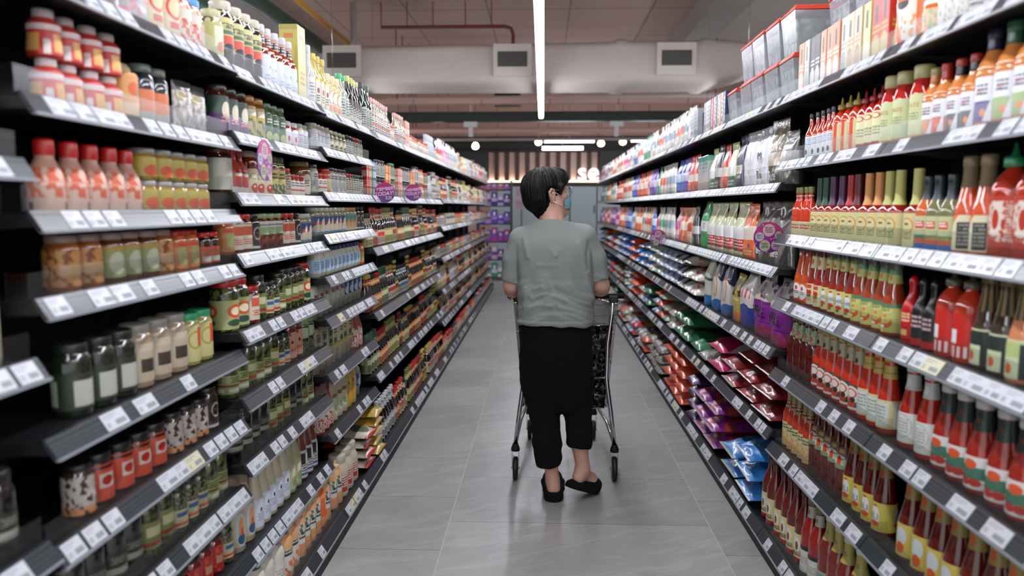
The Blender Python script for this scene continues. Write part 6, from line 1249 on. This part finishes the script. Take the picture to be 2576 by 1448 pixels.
    t_ = np.clip(.5 + .5 * (V.F - V2.F) / .006, 0, 1); V.F = V.F * (1 - t_) + V2.F * t_ - .006 * t_ * (1 - t_)
    V.cut((.063, 3.7, .905), (-.02, 0, -1), lambda x, y, z: (x > -.16) & (x < .3) & (z < 1.0)); V.cut((.043, 3.64, 1.421), (0, .3, 1))
    CRE = [([(.165, 1.31), (.2, 1.22), (.236, 1.02)], .006), ([(.222, 1.31), (.207, 1.22), (.212, 1.17)], -.006), ([(-.09, 1.33), (-.072, 1.23)], .005), ([(-.06, 1.04), (0, 1.06), (.06, 1.058), (.12, 1.03)], .0045), ([(-.09, .995), (-.02, 1.012), (.05, 1.003)], .004),
           ([(.07, 1.0), (.14, .985), (.21, .955)], .0045), ([(-.03, 1.2), (.08, 1.198)], .003), ([(-.05, 1.085), (0, 1.1)], .003), ([(.12, 1.11), (.17, 1.06)], .0035), ([(-.02, .96), (.1, .968), (.17, .955)], .004), ([(-.08, 1.09), (-.1, .95)], .004), ([(.035, 1.28), (.06, 1.24), (.085, 1.28)], .003), ([(.02, 1.15), (.05, 1.05)], .003), ([(.12, 1.22), (.15, 1.08)], .004)]
    def crease(p):
        d = 0.
        for pts, amp in CRE:
            for (x0, z0), (x1, z1) in zip(pts, pts[1:]):
                dx, dz = x1 - x0, z1 - z0; t_ = ((p.x - x0) * dx + (p.z - z0) * dz) / (dx * dx + dz * dz)
                if -.05 < t_ < 1.05:
                    q = ((p.x - x0 - t_ * dx) ** 2 + (p.z - z0 - t_ * dz) ** 2) / .0000605
                    if q < 9: d += amp * math.exp(-q * .5) * (1 if 0 <= t_ <= 1 else .5)
        return d
    def folds(p):
        wz = max(0, min(1, (1.16 - p.z) / .12)); sl_ = max(0, 1 - abs(p.z - 1.13) / .05)
        d = noise.noise(Vector((p.x * 4 + 9, p.y * 4, p.z * 22 + 6 * abs(p.x - .06)))) * .008 * wz
        d += abs(noise.noise(Vector((p.x * 5 + 2, p.y * 3, p.z * 30 + 14 * abs(p.x - .06))))) * .009 * wz
        d += noise.noise(Vector((p.x * 17 + p.z * 5, p.y * 9, p.z * 3.4))) * .009 * min(1, max(0, (1.36 - p.z) / .1))
        d += noise.noise(Vector((p.x * 12, p.y * 12, p.z * 34))) * .003 * sl_
        if p.y < 3.72: d += crease(p)
        d -= .0022 * max(0, 1 - abs(p.z - .932) / .006) * (p.x > -.14) * (p.x < .27); d += .0025 * max(0, 1 - abs(p.z - .92) / .012)
        return d
    link('t_shirt', V.mesh('t_shirt', cloth('grey_green_jersey', '#7c8380', '#868c89', .85), O, 1, folds), body)
    # hair
    V = Vol((-.16, 3.58, 1.36), (.2, 3.93, 1.72), .0042)
    e = lambda c, r, k=.015, sub=False: V.ell(H(*c), r, k, RM, sub)
    e((0, -.016, .032), (.09, .115, .098)); e((0, -.052, -.03), (.08, .064, .06), .03); e((0, -.036, -.078), (.056, .036, .045), .025); e((0, .062, .065), (.074, .048, .05), .03)
    e((0, .1, -.055), (.1, .075, .1), .015, True); e((0, .05, -.12), (.12, .06, .09), .02, True)
    for sx in (-1, 1): e((sx * .1, .002, -.022), (.04, .046, .056), .01, True); V.cap(H(sx * .082, .045, .03), H(sx * .08, .04, -.012), .012, .006, .012)
    def strands(p):
        q = RM @ (np.array(p) - hc); th = math.atan2(q[0], q[1] + .02)
        return noise.noise(Vector((th * 8, q[2] * 9, 0))) * .007 + noise.noise(Vector((th * 24, q[2] * 8, 3))) * .0055
    link('hair', V.mesh('hair', hair_material(), O, 1, strands), body)
    # eyes, glasses, mask
    o = Vector(O)
    L = lambda *c: tuple(Vector(H(*c)) - o)
    for sx in (-1, 1):
        mb = MB(); c = L(sx * .03, .084, .004); mb.lathe([(.0001, -.011), (.008, -.008), (.011, 0), (.008, .008), (.0001, .011)], pm('eye_white', '#d8d4cc', .2), 12); mb.v = [(x + c[0], y + c[1], z + c[2]) for x, y, z in mb.v]; obj('eye', mb, body)
    gm = pm('silver_glasses_frame', '#b9bcc0', .25, 1.); mb = MB()
    for sx in (-1, 1):
        mb.tube([L(sx * .033 + .024 * cos(t), .112, .004 + .019 * sin(t)) for t in [2 * pi * k / 16 for k in range(16)]], .0014, gm, 6, closed=True)
        mb.tube([L(sx * .057, .11, .01), L(sx * .075, .06, .012), L(sx * .086, .0, .012), L(sx * .089, -.016, .0)], .0018, gm, 6)
    mb.tube([L(-.01, .113, .008), L(0, .116, .011), L(.01, .113, .008)], .0014, gm, 6)
    for sx in (-1, 1): mb.add([L(sx * .033 + .023 * cos(t), .112, .004 + .018 * sin(t)) for t in [2 * pi * k / 16 for k in range(16)]], [tuple(range(16))], M_clear)
    obj('glasses', mb, body)
    mk = MB(); vv = []; nu, nv = 12, 8
    for j in range(nv + 1):
        for i in range(nu + 1):
            u = i / nu * 2 - 1; v = j / nv
            z = -.03 + .012 * (1 - abs(u)) - v * (.078 - .028 * abs(u)); y = .128 - .062 * abs(u) ** 2.2 - .022 * (2 * v - 1) ** 2 * (1 - abs(u)) + .0016 * sin(v * 22)
            vv.append(L(u * .066, y - .004, z))
    mk.add(vv, [(j * (nu + 1) + i, j * (nu + 1) + i + 1, (j + 1) * (nu + 1) + i + 1, (j + 1) * (nu + 1) + i) for j in range(nv) for i in range(nu)], pm('pale_blue_mask_cloth', '#6fa3b8', .8), None, True)
    m = obj('face_mask', mk, body); lp = MB()
    for sx in (-1, 1):
        lp.tube([L(sx * .065, .064, -.03), L(sx * .083, .012, .0), L(sx * .093, -.012, .0)], .0016, M_white, 6)
        lp.tube([L(sx * .065, .062, -.078), L(sx * .082, .016, -.05), L(sx * .088, -.008, -.04)], .0018, M_white, 6)
    obj('ear_loop', lp, m)
    # slippers
    bl = cloth('black_slipper_felt', '#080808', '#101010', .9)
    V = Vol((-.03, 3.6, -.01), (.15, 3.99, .13), .0045)
    V.chain([(.06, 3.705, .022), (.06, 3.8, .024), (.055, 3.9, .026)], [.05, .048, .046], .02)
    V.chain([(.018, 3.71, .05), (.06, 3.672, .042), (.102, 3.71, .055)], [.013, .013, .013], .012); V.chain([(.016, 3.72, .05), (.014, 3.8, .06)], [.012, .02], .012); V.chain([(.104, 3.72, .055), (.1, 3.8, .06)], [.012, .02], .012)
    V.ell((.057, 3.87, .05), (.052, .085, .045), .02); V.cut((0, 0, .0015), (0, 0, -1))
    link('slipper', V.mesh('slipper', bl, O, 1), body)
    V = Vol((.07, 3.6, -.01), (.36, 3.95, .19), .0045)
    V.chain([(.158, 3.69, .072), (.21, 3.745, .044), (.268, 3.8, .03)], [.042, .042, .038], .02)
    V.ell((.25, 3.785, .055), (.06, .05, .04), .02); V.chain([(.135, 3.69, .09), (.165, 3.665, .08), (.205, 3.69, .085)], [.014, .014, .014], .012); V.chain([(.205, 3.69, .085), (.25, 3.74, .065)], [.014, .018], .012)
    V.cut((.27, 3.8, .0015), (.0, 0., -1)); V.cut((.26, 3.79, .0025), (-.32, -.3, -1))
    link('slipper', V.mesh('slipper', bl, O, 1), body)
shopper()

# ------------------------------------------------------------------ shopping cart
def dimpled():
    b = NB('black_dimpled_plastic'); tc = b.add('ShaderNodeTexCoord').outputs['Object']; v = b.add('ShaderNodeTexVoronoi'); v.inputs['Scale'].default_value = 26; v.feature = 'SMOOTH_F1'; b.t.links.new(tc, v.inputs['Vector'])
    b.base('#020203'); b.set(Roughness=.12); b.b.inputs['Specular IOR Level'].default_value = .4; b.bump(v.outputs['Distance'], 1., .02); return b.m
def cart():
    ox, oy = .124, 4.42
    t = thing('shopping_cart', 'chrome wire shopping cart with black handle, pushed by the person', 'shopping cart', (ox, oy, 0))
    P = lambda x, y, z: (x - ox, y - oy, z); G_ = lambda *p: [P(*q) for q in p]
    mirror = lambda x: 2 * ox - x
    fr = MB()
    for m in (lambda x: x, mirror):
        fr.tube(G_((m(.392), 4.0, .19), (m(.372), 4.005, .36), (m(.345), 4.02, .56), (m(.352), 4.035, .75), (m(.372), 4.04, .9), (m(.378), 4.045, .985)), .0125, M_chrome, 10)
        fr.tube(G_((m(.392), 4.0, .2), (m(.375), 4.3, .235), (m(.345), 4.72, .22), (m(.327), 4.74, .19)), .011, M_chrome, 10)
        fr.tube(G_((m(.35), 4.03, .5), (m(.31), 4.5, .45), (m(.29), 4.86, .5)), .009, M_chrome, 8)
    fr.tube(G_((.345, 4.02, .56), (mirror(.345), 4.02, .56)), .008, M_chrome, 8); fr.tube(G_((.327, 4.72, .215), (mirror(.327), 4.72, .215)), .01, M_chrome, 8)
    obj('frame', fr, t)
    hd = MB().tube(G_((mirror(.437), 4.052, 1.0), (.437, 4.052, 1.0)), .0145, M_rubber, 12)
    for m in (lambda x: x, mirror): hd.rbox(P(min(m(.355), m(.405)), 4.03, .965), P(max(m(.355), m(.405)), 4.075, 1.005), M_rubber, .008)
    obj('handle', hd, t)
    # basket: rims and wires; narrows to the front and to the bottom
    def C_(u, v, w):   # u across 0..1, v rear to front 0..1, w bottom to top 0..1
        half = (.228 + .05 * w) * (1 - .3 * v); y = 4.075 + .83 * v + .05 * v * w - .03 * (1 - v) * w; z = (.385 + .06 * v) * (1 - w) + (.955 - .07 * v) * w
        return P(ox + half * (2 * u - 1), y, z)
    bk = MB()
    for w, r in ((1., .0055), (.72, .003), (.44, .003), (.2, .003), (0., .005)):
        bk.tube([C_(0, 0, w), C_(0, 1, w), C_(1, 1, w), C_(1, 0, w)], r, M_chrome, 6)
    bk.tube([C_(0, 0, 1.), C_(1, 0, 1.)], .0055, M_chrome, 6); bk.tube([C_(0, 0, .9), C_(1, 0, .9)], .0035, M_chrome, 6); bk.tube([C_(0, 0, .82), C_(1, 0, .82)], .0035, M_chrome, 6)
    for k in range(27):
        for u in (0, 1): bk.tube([C_(u, k / 26, 0), C_(u, k / 26, 1)], .0022, M_chrome, 5, False)
    for k in range(1, 14):
        bk.tube([C_(k / 14, 1, 1), C_(k / 14, 1, 0), C_(k / 14, 0, 0)], .0022, M_chrome, 5, False)
    obj('wire_basket', bk, t)
    # folding rear gate covered with glossy dimpled plastic
    n = 22; vv = []; ff = []; dm = dimpled()
    for j in range(n * 2 + 1):
        for i in range(n + 1):
            u, w = i / n, j / (2 * n) * .8; p = C_(u * .95 + .025, 0, w); q = abs(sin(u * 21 + 2 * sin(w * 19))) * abs(sin(w * 33 + 2 * sin(u * 13)))
            vv.append((p[0], p[1] - .012 - .02 * q, p[2]))
    k = n + 1; ff = [(j * k + i, j * k + i + 1, (j + 1) * k + i + 1, (j + 1) * k + i) for j in range(2 * n) for i in range(n)]
    m0 = len(vv); vv += [(x, y + .03 + (0), z) for x, y, z in vv]; ff += [tuple(m0 + i for i in f[::-1]) for f in ff]
    ring = list(range(k)) + [j * k + n for j in range(1, 2 * n + 1)] + [2 * n * k + i for i in range(n - 1, -1, -1)] + [j * k for j in range(2 * n - 1, 0, -1)]
    ff += [(a, b_, m0 + b_, m0 + a) for a, b_ in zip(ring, ring[1:] + ring[:1])]
    rg = MB(); rg.add(vv, ff, dm, None, True); g = obj('rear_gate', rg, t); g['label'] = 'glossy black dimpled plastic rear gate'
    obj('gate_edge', MB().tube([C_(.02, 0, -.01), C_(.98, 0, -.01)], .005, M_white, 6), g)
    # casters
    for x, y, r, rot in ((mirror(.392), 3.99, .062, .08), (.392, 3.99, .066, .32), (mirror(.327), 4.73, .06, .1), (.327, 4.73, .06, .05)):
        cs = MB(); c = P(x, y, 0); cs.lathe([(.0, .16), (.024, .16), (.024, .175), (.018, .19), (.014, .2)], M_rubber, 12, cx=c[0], cy=c[1])
        for sx in (-1, 1):
            cs.rbox((c[0] + sx * .018 - .0025, c[1] - .016, .055), (c[0] + sx * .018 + .0025, c[1] + .02, .16), M_chrome, .001)
        cs.tube([(c[0] - .024, c[1], r), (c[0] + .024, c[1], r)], .005, M_chrome, 8)
        s_ = obj('caster', cs, t)
        wh = MB(); wh.lathe([(.0, -.013), (r * .9, -.013), (r, -.008), (r, .008), (r * .9, .013), (.0, .013)], M_rubber, 24); wh.lathe([(.0, -.0145), (r * .5, -.0145), (r * .5, -.012)], pm('grey_hub', '#6a6d70', .4), 16)
        wh.v = [(z + c[0], x + c[1], y + r) for x, y, z in wh.v]; obj('wheel', wh, s_)
cart()

# ------------------------------------------------------------------ round signs clipped to the shelf rails
def sign_disc(name, lab_, loc, rz, r, mat, arm, words=None, rx=0.):
    t = thing(name, lab_, 'sign', loc, 0, 'round purple shelf signs')
    mb = MB(); n = 28; ring = [(r * cos(2 * pi * k / n), r * sin(2 * pi * k / n)) for k in range(n)]
    uv = [(x / r * .5 + .5, z / r * .5 + .5) for x, z in ring]
    vv = [(x, -.0012, z) for x, z in ring] + [(x, .0012, z) for x, z in ring]
    mb.add(vv, [tuple(range(n)), tuple(range(2 * n - 1, n - 1, -1))] + [(i, (i + 1) % n, n + (i + 1) % n, n + i) for i in range(n)], mat, [uv, uv[::-1]] + [[(.5, .02)] * 4] * n)
    R3 = Matrix.Rotation(rz, 4, 'Z')
    if words:
        for w_, size, z in words:
            g = glyphs(w_, size, pm('pale_lilac_print', '#d6c3d8', .5), .0004); g.v = [(x + z * .12, y - .0022, z + q + x * .1) for x, y, q in g.v]; mb.join(g)
    mb.v = [tuple(R3 @ Vector(p)) for p in mb.v]; obj('disc', mb, t)
    obj('clip_arm', MB().tube([(0, 0, -r * .6), arm], .002, M_clear, 6), t)
def spots(nm, *e): return label(nm, [('base', '#5a2a78'), ('band', .33, .66, '#82287c'), ('band', .66, 1, '#a8246e')] + list(e), .3, 1, .3)
DOTS = [x for cu, cv, r, c in ((.5, .73, .2, '#c3a3a8'), (.2, .52, .145, '#a9b0b8'), (.83, .56, .13, '#a3a98a'), (.38, .23, .18, '#a9b08c'), (.75, .25, .16, '#c09ab0')) for x in (('ell', cu, cv, r, r, c), ('lines', cu - r * .65, cu + r * .65, cv - r * .5, cv + r * .5, 4, '#5a4a58'))]
DOTS += [('ell', cu, cv, .022, .022, '#d0a8c8') for cu, cv in ((.08, .3), (.58, .45), (.3, .9), (.9, .35), (.45, .03), (.68, .47))]
m1 = spots('sign_spots', *DOTS); m2 = spots('sign_member', ('rect', .5, .85, .12, .34, '#3a1a44'), ('lines', .52, .85, .14, .32, 3, '#c9b0cc'), ('rect', .3, .75, .8, .86, '#7a3a78'))
sign_disc('shelf_sign', 'round purple sign with five pale circles before the dark rice bags', (.93, 3.16, 1.352), .12, .064, m1, (.012, .02, -.03))
sign_disc('shelf_sign', 'small blurred purple sign with circles beside the far bags', (.915, 6.05, 1.232), .1, .066, m1, (.02, .02, -.03))
WORDS = [('MEMBER', .026, .012), ('TODAY!', .03, -.016)]
sign_disc('shelf_sign', 'nearer of two purple discs reading member today', (-.9, 4.3, 1.558), 0, .058, m2, (-.01, .02, -.05), WORDS)
sign_disc('shelf_sign', 'farther of two purple discs reading member today', (-.9, 5.25, 1.575), 0, .058, m2, (-.01, .02, -.05), WORDS)
sign_disc('shelf_sign', 'purple disc hanging nearly edge-on below the pasta sauce jars', (-.893, 2.42, 1.625), 1.57, .066, m1, (-.01, .01, .05))
